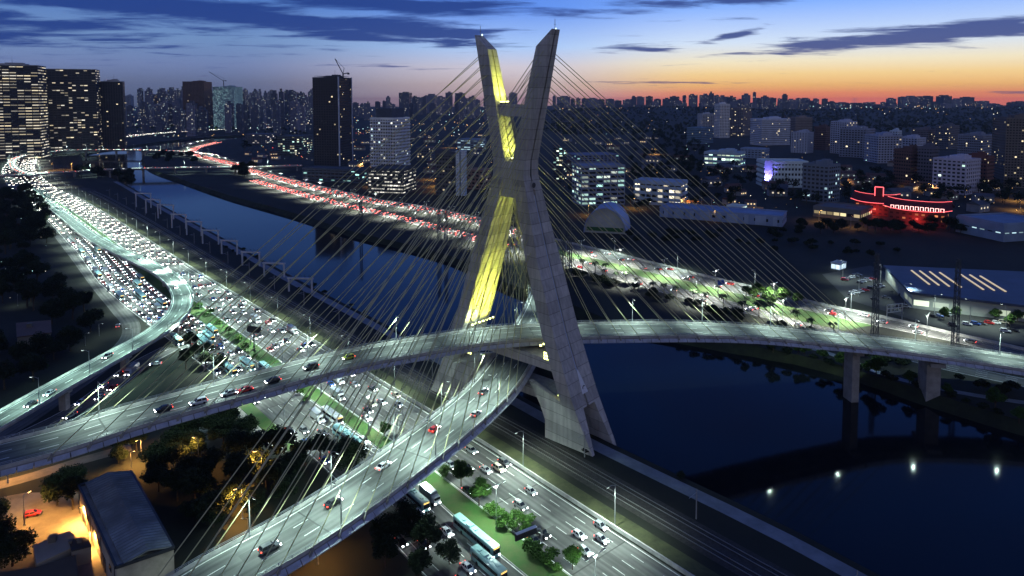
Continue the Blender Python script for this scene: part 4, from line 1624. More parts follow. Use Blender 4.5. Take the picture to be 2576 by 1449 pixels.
for px, py, o, colr, kind, w in ((70, 1003, 1.6, 'silver', 'sedan', 'second from its lower end'), (15, 1030, 1.6, 'black', 'sedan', 'lowest, at the picture edge'), (448, 720, -1.5, 'white', 'hatch', 'in the bend'), (330, 650, 1.2, 'silver', 'sedan', 'above the jam'), (250, 905, -1.6, 'grey', 'suv', 'midway down')):
    s = RAMP.near(P(px, py, 8.5))
    t = RAMP.tan(s)
    put_vehicle(RAMP.off(s, o, 0.02), math.atan2(t.y, t.x), kind, colr, '%s %s on the curved overpass %s' % (colr, KN[kind], w), 'cars on the curved overpass', beam=True)
lane(SLIP, 2.3, 25, SLIP.L - 30, 6, 1, 'left lane of the slip road', 'from the overpass pier', 'cars on the slip road below the overpass', beam=0.4)
lane(SLIP, -2.3, 25, SLIP.L - 30, 8, 1, 'right lane of the slip road', 'from the overpass pier', 'cars on the slip road below the overpass', beam=0.4)
put_vehicle(P(296, 822, 0.03), R(118), 'sedan', 'silver', 'silver sedan alone on the dark side road left of the jam', 'cars on the side road')
put_vehicle(P(392, 918, 0.03), R(200), 'sedan', 'white', 'white sedan with bright headlights on the dark ground below the overpass', 'cars on the side road', beam=True)
put_vehicle(P(83, 1297, 0.1), R(25), 'hatch', 'red', 'red car parked in the orange-lit yard at the lower left', 'parked cars', lit=False)
# far bank, right of the mast
for k in range(3):
    lane(RU, lambda s, k=k: RU_W(s) * ((k + 0.5) / 3 - 0.5), 60, RU.near(P(1420, 622)), 26, 1, ['landward lane', 'middle lane', 'lawn-side lane'][k] + ' of the far highway', 'from the right', 'cars on the far bank highway', small=True)
    lane(RL, lambda s, k=k: RL_W(s) * ((k + 0.5) / 3 - 0.5), RL.near(P(2200, 870)), RL.near(P(1430, 658)), 36, 1, ['lawn-side lane', 'middle lane', 'river-side lane'][k] + ' of the riverside road', 'from the right', 'cars on the far bank highway', small=True)


# farther traffic, too small and too many to count
def mass_traffic(name, label, jobs):
    mb = MB()
    for path, off, s0, s1, gap, sgn in jobs:
        s = s0
        while s < s1:
            s += gap * rv.uniform(0.6, 1.5)
            t = path.tan(s) * sgn
            n = Vector((-t.y, t.x, 0))
            p = path.off(s, off(s) if callable(off) else off, 0.05)
            Mx = Matrix(((t.x, n.x, 0, p.x), (t.y, n.y, 0, p.y), (0, 0, 1, p.z), (0, 0, 0, 1)))
            mb.box((0, 0, 0.62), (4.4, 1.75, 0.66), mi=rv.choice((0, 1, 2)), M=Mx)
            mb.loft([[Mx @ Vector(q) for q in ((-1.7, -0.75, 0.95), (1.0, -0.75, 0.95), (1.0, 0.75, 0.95), (-1.7, 0.75, 0.95))], [Mx @ Vector(q) for q in ((-1.1, -0.6, 1.45), (0.3, -0.6, 1.45), (0.3, 0.6, 1.45), (-1.1, 0.6, 1.45))]], 3)
            for sg in (-1, 1):
                mb.box((2.2, sg * 0.62, 0.68), (0.14, 0.5, 0.3), mi=4, M=Mx)
                mb.box((-2.2, sg * 0.62, 0.8), (0.14, 0.5, 0.3), mi=5, M=Mx)
    o = mb.build(name, [PAINT['white'], PAINT['grey'], PAINT['silver'], M['carglass'], M['headfar'], M['tailfar']])
    tag(o, label, 'traffic', kind='stuff')


M['headfar'] = mat('far_headlight', (0.9, 0.9, 0.9), 0.2, 0, emit=(1.0, 0.93, 0.8), es=18)
M['tailfar'] = mat('far_taillight', (0.5, 0.02, 0.02), 0.3, 0, emit=(1.0, 0.16, 0.12), es=11)
jobs = []
for k in range(6):
    jobs.append((BASE, EX(k), sE, sF, 17, -1))
    jobs.append((BASE, EX(k), sF, BASE.L, 34, -1))
for k in range(5):
    jobs.append((BASE, LO(k), sj1 + 5, sF, 16, -1))
    jobs.append((BASE, LO(k), sF, BASE.L, 40, -1))
for k in range(4):
    jobs.append((RU, lambda s, k=k: RU_W(s) * ((k + 0.5) / 4 - 0.5), RU.near(P(1320, 600)), RU.L, 13, 1))
    jobs.append((RL, lambda s, k=k: RL_W(s) * ((k + 0.5) / 4 - 0.5), RL.near(P(1320, 620)), RL.L, 11, 1))
mass_traffic('distant_traffic', 'dense distant traffic with white headlights and red tail lights', jobs)
mb_jobs = [(FB1, -2.5, 0, FB1.L, 16, 1), (FB1, 2.5, 0, FB1.L, 22, -1), (FB2, -2.5, 0, FB2.L, 18, -1), (FB2, 2.5, 0, FB2.L, 18, 1), (RAMP, 1.5, 0, 90, 14, 1)]
mass_traffic('bridge_traffic', 'small distant cars with lights crossing the far river bridges', mb_jobs)
#@@CITY
# ------------------------------------------------------------------ buildings
WARMW, COOLW, WHITEW, TEALW = (1.0, 0.82, 0.5), (0.62, 0.92, 1.0), (1.0, 0.95, 0.82), (0.5, 1.0, 0.9)
_wm = {}


def wmat(wall, glass, bay, storey, lit, lc, es, wf, hf, tint2=None):
    k = (wall, glass, bay, storey, lit, lc, es, wf, hf, tint2)
    if k not in _wm:
        _wm[k] = win_mat('facade_panes', wall, glass, bay, storey, lit, lc, es, wf, hf, tint2)
    return _wm[k]


_pm = {}


def pmat(c, name='wall_paint'):
    if (c, name) not in _pm:
        _pm[c, name] = mat(name, c, 0.8, 0.12, 0.08)
    return _pm[c, name]


def tower(name, label, cat, xl, xr, yt, yb, style='grid', wall=(0.3, 0.3, 0.3), glass=(0.02, 0.025, 0.035), lit=0.1, lc=WARMW, es=1.6, bay=3.2, storey=3.1, a=24, q=0.68, side='R', roofbox=True, tint2=None, z0=0.0, group=None, wf=0.6, hf=0.5, dd=None, parapet=1.2):
    if style in ('grid', 'piers') and storey == 3.1:
        storey = 4.3
        bay = max(bay, 5.2)
        lit *= 0.55
    if style == 'bands' and storey == 3.1:
        storey = 4.4
        lit *= 0.6
    """a building between two columns of the picture, standing on the ground at row yb"""
    D = dd or (CAM_H - z0) * FPX / (yb - YH)
    wall = tuple(min(0.75, c_ * 1.3) for c_ in wall)
    A = (xr - xl) * D / FPX
    h = CAM_H - (yt - YH) * D / FPX - z0
    w = q * A / math.cos(R(a))
    d = max((1 - q) * A / max(math.sin(R(a)), 0.05), 9.0)
    d = min(d, 3.0 * w + 10)
    px = (xl + (xr - xl) * (q if side == 'R' else 1 - q))
    view = math.atan2((px - 1288) / FPX, 1.0)          # the facade faces back along the line of sight
    rz = -view + (R(-a) if side == 'L' else R(a)) * -1
    # corner nearest the camera
    c = Vector(((px - 1288) * D / FPX, D, z0))
    rz = -view + (R(a) if side == 'L' else R(-a))
    ex = Vector((math.cos(rz), math.sin(rz), 0))
    ey = Vector((-math.sin(rz), math.cos(rz), 0))
    ctr = c + ey * d / 2 + ex * (-w / 2 if side == 'R' else w / 2)
    e = empty(name, ctr, rz)
    tag(e, label, cat, group)
    n = max(1, int(h / storey))
    storey = h / n
    core = MB()
    poly = [(-w / 2, -d / 2), (w / 2, -d / 2), (w / 2, d / 2), (-w / 2, d / 2)]
    core.prism(poly, 0, h, 0, 1)
    bayw = w / max(1, round(w / bay))
    core.build('facade', [wmat(wall if style != 'glass' else (0.03, 0.035, 0.045), glass, round(bayw, 1), round(storey, 2), lit, lc, es, wf, hf, tint2), pmat(wall)], e)
    wallm = pmat(wall)
    if style in ('bands', 'grid', 'piers'):
        m = MB()
        pr = 0.9 if style == 'bands' else 0.45
        th = storey * (0.46 if style == 'bands' else 0.34)
        if style != 'piers':
            for k in range(n + 1):
                z = k * storey
                m.box((0, 0, min(max(z, th / 2 + 0.05), h - th / 2 - 0.05)), (w + 2 * pr, d + 2 * pr, th))
        m.v and m.build('floor_bands', wallm, e)
    if style in ('grid', 'piers'):
        m = MB()
        nb = max(1, round(w / bay))
        for k in range(nb + 1):
            x = -w / 2 + w * k / nb
            for y in (-d / 2, d / 2):
                m.box((x, y, h / 2), (0.8, 0.55, h - 0.2))
        nb = max(1, round(d / bay))
        for k in range(1, nb):
            y = -d / 2 + d * k / nb
            for x in (-w / 2, w / 2):
                m.box((x, y, h / 2), (0.55, 0.8, h - 0.2))
        m.build('piers', wallm, e)
    if style == 'glass':
        m = MB()
        for k in range(n + 1):
            m.box((0, 0, min(max(k * storey, 0.2), h - 0.2)), (w + 0.3, d + 0.3, 0.22))
        nb = max(1, round(w / bay))
        for k in range(nb + 1):
            x = -w / 2 + w * k / nb
            m.box((x, -d / 2, h / 2), (0.35, 0.4, h - 0.1))
        m.build('mullions', pmat((0.05, 0.055, 0.065)), e)
    m = MB()
    for x, y, sx, sy in ((0, -d / 2 + 0.15, w + 0.9, 0.4), (0, d / 2 - 0.15, w + 0.9, 0.4), (-w / 2 + 0.15, 0, 0.4, d - 0.8), (w / 2 - 0.15, 0, 0.4, d - 0.8)):
        m.box((x, y, h + parapet / 2), (sx, sy, parapet))
    m.build('roof_parapet', wallm, e)
    if roofbox:
        m = MB()
        bw, bd = w * 0.45, d * 0.5
        m.box((w * 0.08, 0.05 * d, h + 2.2), (bw, bd, 4.4))
        m.box((w * 0.15, 0.05 * d, h + 5.2), (bw * 0.5, bd * 0.55, 1.8))
        m.build('rooftop_box', wallm, e)
        m = MB()
        m.cyl((-w * 0.24, -d * 0.12, h + 1.5), 1.5, 3.0, 10)
        m.build('water_tank', wallm, e)
        m = MB()
        m.tube([(w * 0.12, 0, h + 5.5), (w * 0.12, 0, h + 6 + 5 + (w * 7 % 8))], [0.28, 0.12], 5)
        m.build('antenna', M['darksteel'], e)
    e['_h'] = h
    return e, w, d, h


T = tower
GREY, PALE, WHITE_, DARK, BROWN, BLUE_ = (0.2, 0.2, 0.21), (0.42, 0.42, 0.43), (0.62, 0.62, 0.64), (0.05, 0.05, 0.06), (0.10, 0.06, 0.045), (0.22, 0.26, 0.34)
# left group
T('office_tower', 'wide dark office tower with rows of lit strip windows at the left edge', 'building', -60, 118, 166, 400, 'glass', lit=0.75, lc=WARMW, tint2=WHITEW, es=0.85, bay=11, storey=5.4, a=14, q=0.9, side='R', wf=0.9, hf=0.3, roofbox=True)
T('office_tower', 'broad dark glass office tower with its right half lit, second from the left edge', 'building', 119, 254, 176, 385, 'glass', lit=0.2, lc=WARMW, tint2=WHITEW, es=0.9, bay=7, storey=5.0, a=10, q=0.93, side='R', wf=0.85, hf=0.36, roofbox=False)
T('office_tower', 'dark unlit office block just right of the half-lit glass tower', 'building', 257, 316, 206, 380, 'glass', lit=0.015, es=1.2, bay=5, a=12, q=0.92, side='R')
T('apartment_tower', 'narrow pale slab tower beside the unlit dark office block', 'building', 318, 337, 241, 318, 'grid', BLUE_, lit=0.03)
T('apartment_tower', 'dark apartment tower with warm lit windows left of the brown tower', 'building', 372, 418, 240, 312, 'grid', (0.08, 0.08, 0.1), lit=0.3, es=1.2)
T('office_tower', 'dark brown tower with a flat roof lip, left of the construction crane', 'building', 467, 534, 206, 322, 'piers', BROWN, lit=0.028, es=1.2, a=18, q=0.72, side='R')
T('office_tower', 'tower under construction glowing pale teal on its upper floors', 'building', 541, 611, 219, 324, 'piers', (0.2, 0.3, 0.34), lit=0.5, lc=TEALW, tint2=COOLW, es=0.9, bay=2.6, storey=2.6, a=20, q=0.7, side='R')
t_, w_, d_, h_ = T('office_tower', 'tall dark tower with a pale vertical edge strip and a crane on its roof', 'building', 790, 884, 196, 418, 'grid', (0.03, 0.032, 0.042), lit=0.039, es=1.3, bay=4.5, storey=4.2, a=26, q=0.66, side='R', wf=0.55)
m = MB()
m.box((w_ / 2 + 0.9, -d_ / 2 - 0.9, h_ / 2 + 1), (1.8, 1.8, h_ + 2))
m.box((w_ / 2 + 0.9, d_ / 2 + 0.9, h_ / 2 + 1), (1.8, 1.8, h_ + 2))
m.build('edge_fin', pmat((0.5, 0.55, 0.65)), t_)
tall_dark = t_
m = MB()
m.box((0, 0, h_ + 3.2), (w_ * 0.92, d_ * 0.92, 0.4))
for i in range(8):
    m.box((-w_ * 0.45 + w_ * 0.9 * i / 7, -d_ * 0.45, h_ + 1.6), (0.3, 0.3, 3.2))
m.build('roof_canopy', pmat((0.3, 0.34, 0.42)), t_)
T('showroom', 'flat teal-lit box building beside the brown tower', 'building', 418, 468, 284, 312, 'bands', (0.25, 0.5, 0.5), lit=0.5, lc=TEALW, es=0.6, storey=6, bay=12, roofbox=False, wf=0.95, hf=0.4)
# middle group beside the far highway
t_, w_, d_, h_ = T('apartment_tower', 'white banded apartment tower with curved balconies left of the mast', 'building', 932, 1031, 298, 452, 'bands', (0.56, 0.6, 0.68), lit=0.1, lc=COOLW, tint2=WARMW, es=1.3, bay=4, storey=4.4, a=30, q=0.62, side='R', glass=(0.012, 0.015, 0.02))
for k, (xx, yy, ww, dd) in enumerate(((-w_ * 0.22, -d_ / 2, w_ * 0.42, 2.6), (w_ * 0.27, -d_ / 2, w_ * 0.3, 2.6), (w_ / 2, 0.1 * d_, 2.6, d_ * 0.6))):
    m = MB()
    nfl = max(1, int(h_ / 4.4))
    for i in range(1, nfl):
        z = i * h_ / nfl - 1.0
        if k < 2:
            pts = [(xx - ww / 2, yy + 0.2, z), (xx - ww / 4, yy - dd * 0.8, z), (xx, yy - dd, z), (xx + ww / 4, yy - dd * 0.8, z), (xx + ww / 2, yy + 0.2, z)]
        else:
            pts = [(xx - 0.2, yy - dd / 2, z), (xx + ww * 0.8, yy - dd / 4, z), (xx + ww, yy, z), (xx + ww * 0.8, yy + dd / 4, z), (xx - 0.2, yy + dd / 2, z)]
        m.loft([pts, [(x, y, z2 + 2.0) for x, y, z2 in pts]])
    m.build('balcony', pmat((0.58, 0.62, 0.72)), t_)
m = MB()
m.box((0, 0, h_ + 7), (w_ * 0.66, d_ * 0.8, 14))
m.build('crown_block', pmat((0.06, 0.075, 0.11)), t_)
T('podium_building', 'long low glazed podium with lit strips at the foot of the banded tower', 'building', 925, 1046, 428, 492, 'bands', (0.05, 0.055, 0.06), lit=0.6, lc=WHITEW, es=1.2, bay=3.5, storey=4.2, a=22, q=0.72, side='R', roofbox=False, wf=0.85, hf=0.35)
T('apartment_tower', 'dark balconied apartment block left of two pale slabs', 'building', 1096, 1146, 388, 494, 'bands', (0.07, 0.075, 0.085), lit=0.077, es=1.3, bay=4, a=22, q=0.75, side='R')
for x0, x1, w in ((1146, 1157, 'left'), (1158.5, 1171, 'right')):
    T('stair_tower', 'pale windowless vertical slab, %s one of the pair behind the stays' % w, 'building', x0, x1, 382, 494, 'plain', (0.5, 0.56, 0.64), (0.5, 0.56, 0.64), lit=0.0, a=15, q=0.8, side='R', roofbox=False)
T('office_block', 'low office block with scattered lit windows, among trees left of the tall dark tower', 'building', 700, 785, 343, 388, 'bands', (0.06, 0.08, 0.1), lit=0.4, lc=WARMW, tint2=TEALW, es=1.2, bay=5, roofbox=False, wf=0.8)
T('office_block', 'small flat block with one bright window row by the river bend', 'building', 620, 690, 338, 362, 'bands', (0.08, 0.1, 0.14), lit=0.35, lc=WHITEW, es=1.2, bay=6, roofbox=False, wf=0.8)
T('station_building', 'long dark station hall with a lit edge beside the far highway', 'building', 760, 925, 428, 462, 'bands', (0.05, 0.07, 0.1), lit=0.25, lc=TEALW, es=1.2, bay=6, roofbox=False, wf=0.8, a=30, q=0.85, side='R')
T('office_block', 'grey low block with a glowing white sign, centre left of the mast', 'building', 1150, 1222, 352, 380, 'bands', (0.2, 0.25, 0.3), lit=0.5, lc=COOLW, es=1.0, bay=8, roofbox=False, wf=0.9, hf=0.4)
T('office_block', 'low dark block among orange street lamps left of the mast', 'building', 1048, 1092, 372, 405, 'grid', (0.1, 0.12, 0.15), lit=0.25, es=1.0, roofbox=False)
T('office_block', 'low brick-coloured block just left of the near mast leg', 'building', 1175, 1235, 430, 478, 'grid', (0.24, 0.16, 0.12), lit=0.25, es=1.0, roofbox=False)
# behind and right of the mast
T('office_block', 'tall narrow dark block with bright window squares just right of the mast', 'building', 1392, 1426, 372, 460, 'plain', (0.04, 0.06, 0.085), lit=0.22, lc=TEALW, tint2=WARMW, es=2.0, bay=5, roofbox=False, wf=0.8)
T('warehouse', 'long blue-roofed shed right of the mast, uphill from the lit office', 'building', 1424, 1560, 392, 424, 'plain', (0.14, 0.17, 0.26), lit=0.1, lc=TEALW, es=1.0, bay=7, roofbox=False, a=20, q=0.8, side='L')
T('office_block', 'long low office with rows of lit windows and white columns right of the mast', 'building', 1440, 1574, 420, 520, 'grid', (0.18, 0.22, 0.3), lit=0.42, lc=WHITEW, tint2=TEALW, es=1.2, bay=8, storey=4.5, roofbox=False, a=18, q=0.82, side='L', wf=0.85)
T('office_block', 'three-storey pale blue office with a few bright windows left of the fields', 'building', 1598, 1731, 462, 522, 'bands', (0.3, 0.38, 0.48), lit=0.3, lc=WHITEW, tint2=WARMW, es=1.7, bay=6, storey=6, roofbox=False, a=14, q=0.88, side='R', wf=0.8)
# right-hand hillside
T('apartment_tower', 'tall slim white apartment tower, tallest left on the right hillside', 'building', 1797, 1834, 262, 347, 'grid', WHITE_, lit=0.050, es=1.4, a=28, q=0.62, side='L')
T('apartment_tower', 'grey-brown banded tower directly right of the slim white tower', 'building', 1836, 1890, 272, 343, 'grid', (0.16, 0.15, 0.16), lit=0.1, es=1.4, a=24, q=0.6, side='R')
T('apartment_tower', 'pale shorter tower directly left of the slim white tower', 'building', 1755, 1795, 287, 338, 'grid', PALE, lit=0.077, es=1.4, a=20, q=0.7, side='L')
T('office_block', 'bluish low block at the left foot of the white towers', 'building', 1730, 1794, 322, 362, 'bands', (0.12, 0.2, 0.28), lit=0.02, a=28, q=0.55, side='R', roofbox=False)
T('apartment_tower', 'broad white banded tower with dark balconies, right of the grey-brown tower', 'building', 1890, 1984, 300, 366, 'bands', (0.44, 0.47, 0.54), lit=0.050, es=1.5, a=35, q=0.72, side='L')
T('apartment_tower', 'brown tower with pale floor bands right of the broad banded tower', 'building', 1985, 2040, 296, 345, 'bands', (0.2, 0.17, 0.16), lit=0.033, es=1.4, a=24, q=0.7, side='L')
T('apartment_block', 'plain pale block with a column of dark windows below the brown tower', 'building', 1994, 2047, 334, 386, 'plain', (0.34, 0.36, 0.42), lit=0.02, bay=6, a=24, q=0.72, side='R', wf=0.3)
T('apartment_block', 'dark reddish tower left of the tall white end-wall tower', 'building', 2052, 2090, 320, 378, 'bands', (0.1, 0.06, 0.06), lit=0.022, es=1.2)
T('apartment_tower', 'white end-wall tower with a red light on its roof', 'building', 2094, 2154, 307, 388, 'grid', (0.36, 0.38, 0.46), lit=0.066, es=1.6, a=34, q=0.6, side='R')
T('apartment_tower', 'grey tower with yellow windows overlapping the white end-wall tower', 'building', 2120, 2200, 326, 398, 'grid', (0.2, 0.22, 0.28), lit=0.066, es=1.6, a=20, q=0.75, side='R')
T('apartment_tower', 'pale stepped tower in the middle of the right hillside', 'building', 2180, 2264, 342, 411, 'grid', (0.3, 0.32, 0.4), lit=0.028, es=1.3, a=30, q=0.62, side='L')
T('apartment_tower', 'bright bluish-white tower top behind the stepped tower', 'building', 2242, 2268, 330, 392, 'grid', (0.45, 0.52, 0.62), lit=0.028, es=1.2)
T('apartment_tower', 'long pale slab tower right of the stepped tower', 'building', 2264, 2328, 348, 404, 'grid', (0.36, 0.38, 0.46), lit=0.033, es=1.3, a=28, q=0.7, side='R')
T('apartment_tower', 'dark stepped tower with a pale edge behind the long slab', 'building', 2300, 2353, 326, 372, 'bands', (0.13, 0.12, 0.14), lit=0.033, es=1.4)
T('apartment_tower', 'dark twin tower with scattered lit windows, upper right hillside', 'building', 2360, 2410, 317, 376, 'bands', (0.10, 0.11, 0.14), lit=0.077, es=1.5, a=24, q=0.55, side='R')
T('apartment_tower', 'banded tower with three bright windows left of the tall edge tower', 'building', 2423, 2494, 341, 398, 'bands', (0.18, 0.2, 0.25), lit=0.1, es=1.7, a=20, q=0.72, side='R')
T('apartment_tower', 'very tall brownish tower at the right edge of the picture', 'building', 2504, 2600, 298, 472, 'grid', (0.13, 0.115, 0.105), lit=0.050, es=1.5, storey=3.4, a=18, q=0.7, side='L')
T('apartment_tower', 'dark reddish-brown tower with few lights above the red neon roofs', 'building', 2258, 2326, 378, 466, 'bands', (0.10, 0.055, 0.05), lit=0.028, es=1.5, a=30, q=0.55, side='R')
T('apartment_tower', 'pale pinkish tower with side balconies above the lit street', 'building', 2364, 2466, 404, 492, 'grid', (0.42, 0.40, 0.47), lit=0.050, lc=TEALW, tint2=WARMW, es=1.7, bay=4.2, a=24, q=0.7, side='R')
T('apartment_tower', 'dark block behind the pale pinkish tower, with a white vertical fin', 'building', 2318, 2362, 372, 470, 'bands', (0.10, 0.10, 0.13), lit=0.039, es=1.4)
T('apartment_tower', 'dark red-brown block left of the tall edge tower', 'building', 2430, 2502, 396, 480, 'bands', (0.12, 0.05, 0.045), lit=0.1, es=1.4, a=20, q=0.8, side='R')
t_, w_, d_, h_ = T('hotel', 'white banded hotel with a violet-lit left end wall', 'building', 1908, 2028, 407, 472, 'bands', (0.5, 0.58, 0.82), lit=0.03, es=1.2, bay=4, storey=5.6, a=16, q=0.84, side='L', roofbox=False)
m = MB()
m.box((-w_ / 2 + w_ * 0.085, -d_ / 2 - 0.9, h_ / 2 + 1), (w_ * 0.17, 0.9, h_ + 2))
m.build('end_wall', pmat((0.6, 0.6, 0.66)), t_)
for i in range(2):
    sp_ = spot('violet_uplight', (0, 0, 0), (0, 0, 1), 300000, (0.2, 0.16, 1.0), 110, 0.9, 0.4)
    sp_.parent = t_
    sp_.location = (-w_ / 2 + w_ * (0.04 + 0.09 * i), -d_ / 2 - 3.4, 7.0)
    sp_.rotation_euler = Vector((0, 1.7, 9)).to_track_quat('-Z', 'Y').to_euler()
T('apartment_tower', 'dark blue tower with scattered white windows right of the violet-lit hotel', 'building', 2028, 2115, 418, 514, 'grid', (0.13, 0.16, 0.2), lit=0.2, lc=COOLW, es=1.0, a=26, q=0.7, side='R')
T('office_block', 'brightly lit low office with glowing ground floors left of the hotel', 'building', 1776, 1876, 386, 421, 'bands', (0.3, 0.38, 0.44), lit=0.62, lc=(0.85, 1, 0.75), tint2=TEALW, es=1.7, bay=7, storey=6, a=14, q=0.85, side='R', roofbox=True, wf=0.85)
T('office_block', 'dim blue low block right behind the brightly lit low office', 'building', 1868, 1936, 376, 400, 'bands', (0.2, 0.26, 0.36), lit=0.1, lc=WARMW, es=1.2, bay=6, roofbox=False, a=14, q=0.85, side='R')
t_, w_, d_, h_ = T('warehouse', 'long low row of blue-white sheds with small lit windows beyond the dark field', 'building', 1660, 1985, 549, 574, 'plain', (0.2, 0.26, 0.38), lit=0.22, lc=WHITEW, es=1.4, bay=9, storey=5, roofbox=False, a=6, q=0.97, side='R', wf=0.3, hf=0.3)
m = MB()
for i in range(9):
    m.box((-w_ / 2 + w_ * (i + 0.5) / 9, -d_ / 2 - 0.3, h_ / 2), (w_ / 12 if i % 2 else w_ / 30, 0.6, h_ * 0.9))
m.build('pale_panel', pmat((0.34, 0.42, 0.55)), t_)
T('shop', 'bright white-green lit shop front beyond the sheds', 'building', 1834, 1883, 524, 547, 'plain', (0.5, 0.6, 0.56), (0.6, 0.75, 0.7), lit=0.95, lc=(0.7, 1, 0.9), es=0.7, bay=5, storey=7, roofbox=False, wf=0.95, hf=0.9)
T('shop', 'orange lit low shop right of the white-green one', 'building', 1884, 1924, 530, 547, 'plain', (0.5, 0.3, 0.16), (0.6, 0.4, 0.2), lit=0.9, lc=(1, 0.55, 0.25), es=0.7, bay=6, storey=6, roofbox=False, wf=0.95, hf=0.8)
T('pavilion', 'warmly lit glass pavilion left of the red neon roofs', 'building', 2062, 2200, 534, 560, 'grid', (0.12, 0.12, 0.12), lit=0.85, lc=(1, 0.85, 0.45), tint2=(1, 0.75, 0.4), es=0.9, bay=6, storey=6, roofbox=False, a=16, q=0.8, side='R', wf=0.85, hf=0.7)


# two restaurants with red neon along upswept roofs
M['neon'] = mat('red_neon', (0.6, 0.05, 0.05), 0.4, 0, emit=(1.0, 0.13, 0.15), es=2.2)
M['redroof'] = mat('dark_red_roof', (0.10, 0.015, 0.012), 0.7, 0.2, 0.1)


def restaurant(label, xl, xr, yt, yb, turret=False, letters=True):
    D = CAM_H * FPX / (yb - YH)
    c = Vector((((xl + xr) / 2 - 1288) * D / FPX, D, 0))
    w = (xr - xl) * D / FPX
    h = CAM_H - (yt - YH) * D / FPX
    rz = -math.atan2(c.x, c.y) - 0.12
    e = empty('neon_restaurant', c, rz)
    tag(e, label, 'restaurant')
    d = 22
    mb = MB()
    mb.prism([(-w * 0.42, -d / 2), (w * 0.42, -d / 2), (w * 0.42, d / 2), (-w * 0.42, d / 2)], 0, h * 0.62)
    mb.build('wall', wmat((0.12, 0.03, 0.025), (0.05, 0.02, 0.02), 5, 4, 0.2, (1, 0.3, 0.12), 0.8, 0.5, 0.4), e)
    rf = MB()
    secs = []
    for i in range(9):
        t = i / 8 * 2 - 1
        x = t * w / 2
        up = 3.0 * abs(t) ** 3
        secs.append([(x, -d / 2 - 2.5, h * 0.62 + up), (x * 0.94, 0, h * 0.96 + up * 0.7), (x, d / 2 + 2.5, h * 0.62 + up), (x * 0.94, 0, h * 0.9 + up * 0.7)])
    rf.loft(secs)
    r_ = rf.build('roof', M['redroof'], e)
    nb = MB()
    nb.tube([(s[0][0], s[0][1] - 0.4, s[0][2] + 0.3) for s in secs], 0.27, 5)
    nb.build('neon_tube', M['neon'], e)
    nb = MB()
    nb.tube([(s[1][0], s[1][1], s[1][2] + 0.4) for s in secs], 0.2, 5)
    nb.build('neon_tube', M['neon'], e)
    if letters:
        for i in range(11):
            x = -w * 0.36 + w * 0.72 * i / 10
            m = MB()
            ww, hh, y, z = w * 0.022, 3.0, -d / 2 - 1.4, h * 0.66
            m.tube([(x - ww, y, z), (x - ww, y, z + hh), (x + ww, y, z + hh), (x + ww, y, z)], 0.3, 4)
            m.build('neon_arch', M['neonpale'], e)
    if turret:
        m = MB()
        m.box((w * 0.05, 0, h * 0.96 + 3), (7, 7, 9))
        tt = m.build('turret', M['redroof'], e)
        for sx in (-3.7, 3.7):
            m = MB()
            m.tube([(w * 0.05 + sx, -3.7, h * 0.92), (w * 0.05 + sx, -3.7, h * 0.96 + 8.2)], 0.4, 4)
            m.build('neon_tube', M['neon'], tt)
        m = MB()
        m.tube([(w * 0.05 - 3.7, -3.7, h * 0.96 + 8.2), (w * 0.05 + 3.7, -3.7, h * 0.96 + 8.2)], 0.4, 4)
        m.build('neon_tube', M['neon'], tt)
    lt = bpy.data.lights.new('neon_glow', 'POINT')
    lt.energy = 6000
    lt.color = (1, 0.1, 0.08)
    lt.shadow_soft_size = 2
    lo = bpy.data.objects.new('neon_glow', lt)
    COL.objects.link(lo)
    lo.parent = e
    lo.location = (0, -d / 2 - 7, 5)


M['neonpale'] = mat('pink_neon', (0.7, 0.4, 0.4), 0.4, 0, emit=(1.0, 0.55, 0.5), es=3)
restaurant('red neon restaurant with a turret, the upper left of two', 2158, 2268, 489, 540, True, False)
restaurant('red neon restaurant with a row of glowing arches along its roof', 2245, 2395, 506, 566, False, True)


# arched hangar beside the mast
def hangar():
    D = CAM_H * FPX / (590 - YH)
    c = Vector(((1524 - 1288) * D / FPX, D, 0))
    e = empty('arched_hangar', c, -0.28)
    tag(e, 'arched hangar with a pale blue curved roof in the dark field right of the mast', 'building')
    w, L, h = 36.0, 34.0, 22.0
    n = 18
    arc = [(w / 2 * math.cos(math.pi * i / n), h * math.sin(math.pi * i / n)) for i in range(n + 1)]
    mb = MB()
    mb.loft([[(x, y, z) for x, z in arc] + [(x * 0.97, y, z * 0.97) for x, z in arc[::-1]] for y in (-1.5, L)])
    mb.build('roof', mat('ribbed_roof', (0.26, 0.34, 0.56), 0.5, 0.15, 0.3), e)
    mb = MB()
    mb.face([(x * 0.965, 0.6, z * 0.965) for x, z in arc])
    mb.build('end_wall', pmat((0.4, 0.42, 0.4)), e)
    mb = MB()
    mb.face([(x * 0.965, L - 0.6, z * 0.965) for x, z in arc[::-1]])
    mb.build('end_wall', pmat((0.4, 0.42, 0.4)), e)
    mb = MB()
    mb.box((0, 0.2, 3.4), (w * 0.86, 0.5, 3.2))
    mb.build('green_band', pmat((0.03, 0.12, 0.03)), e)


hangar()


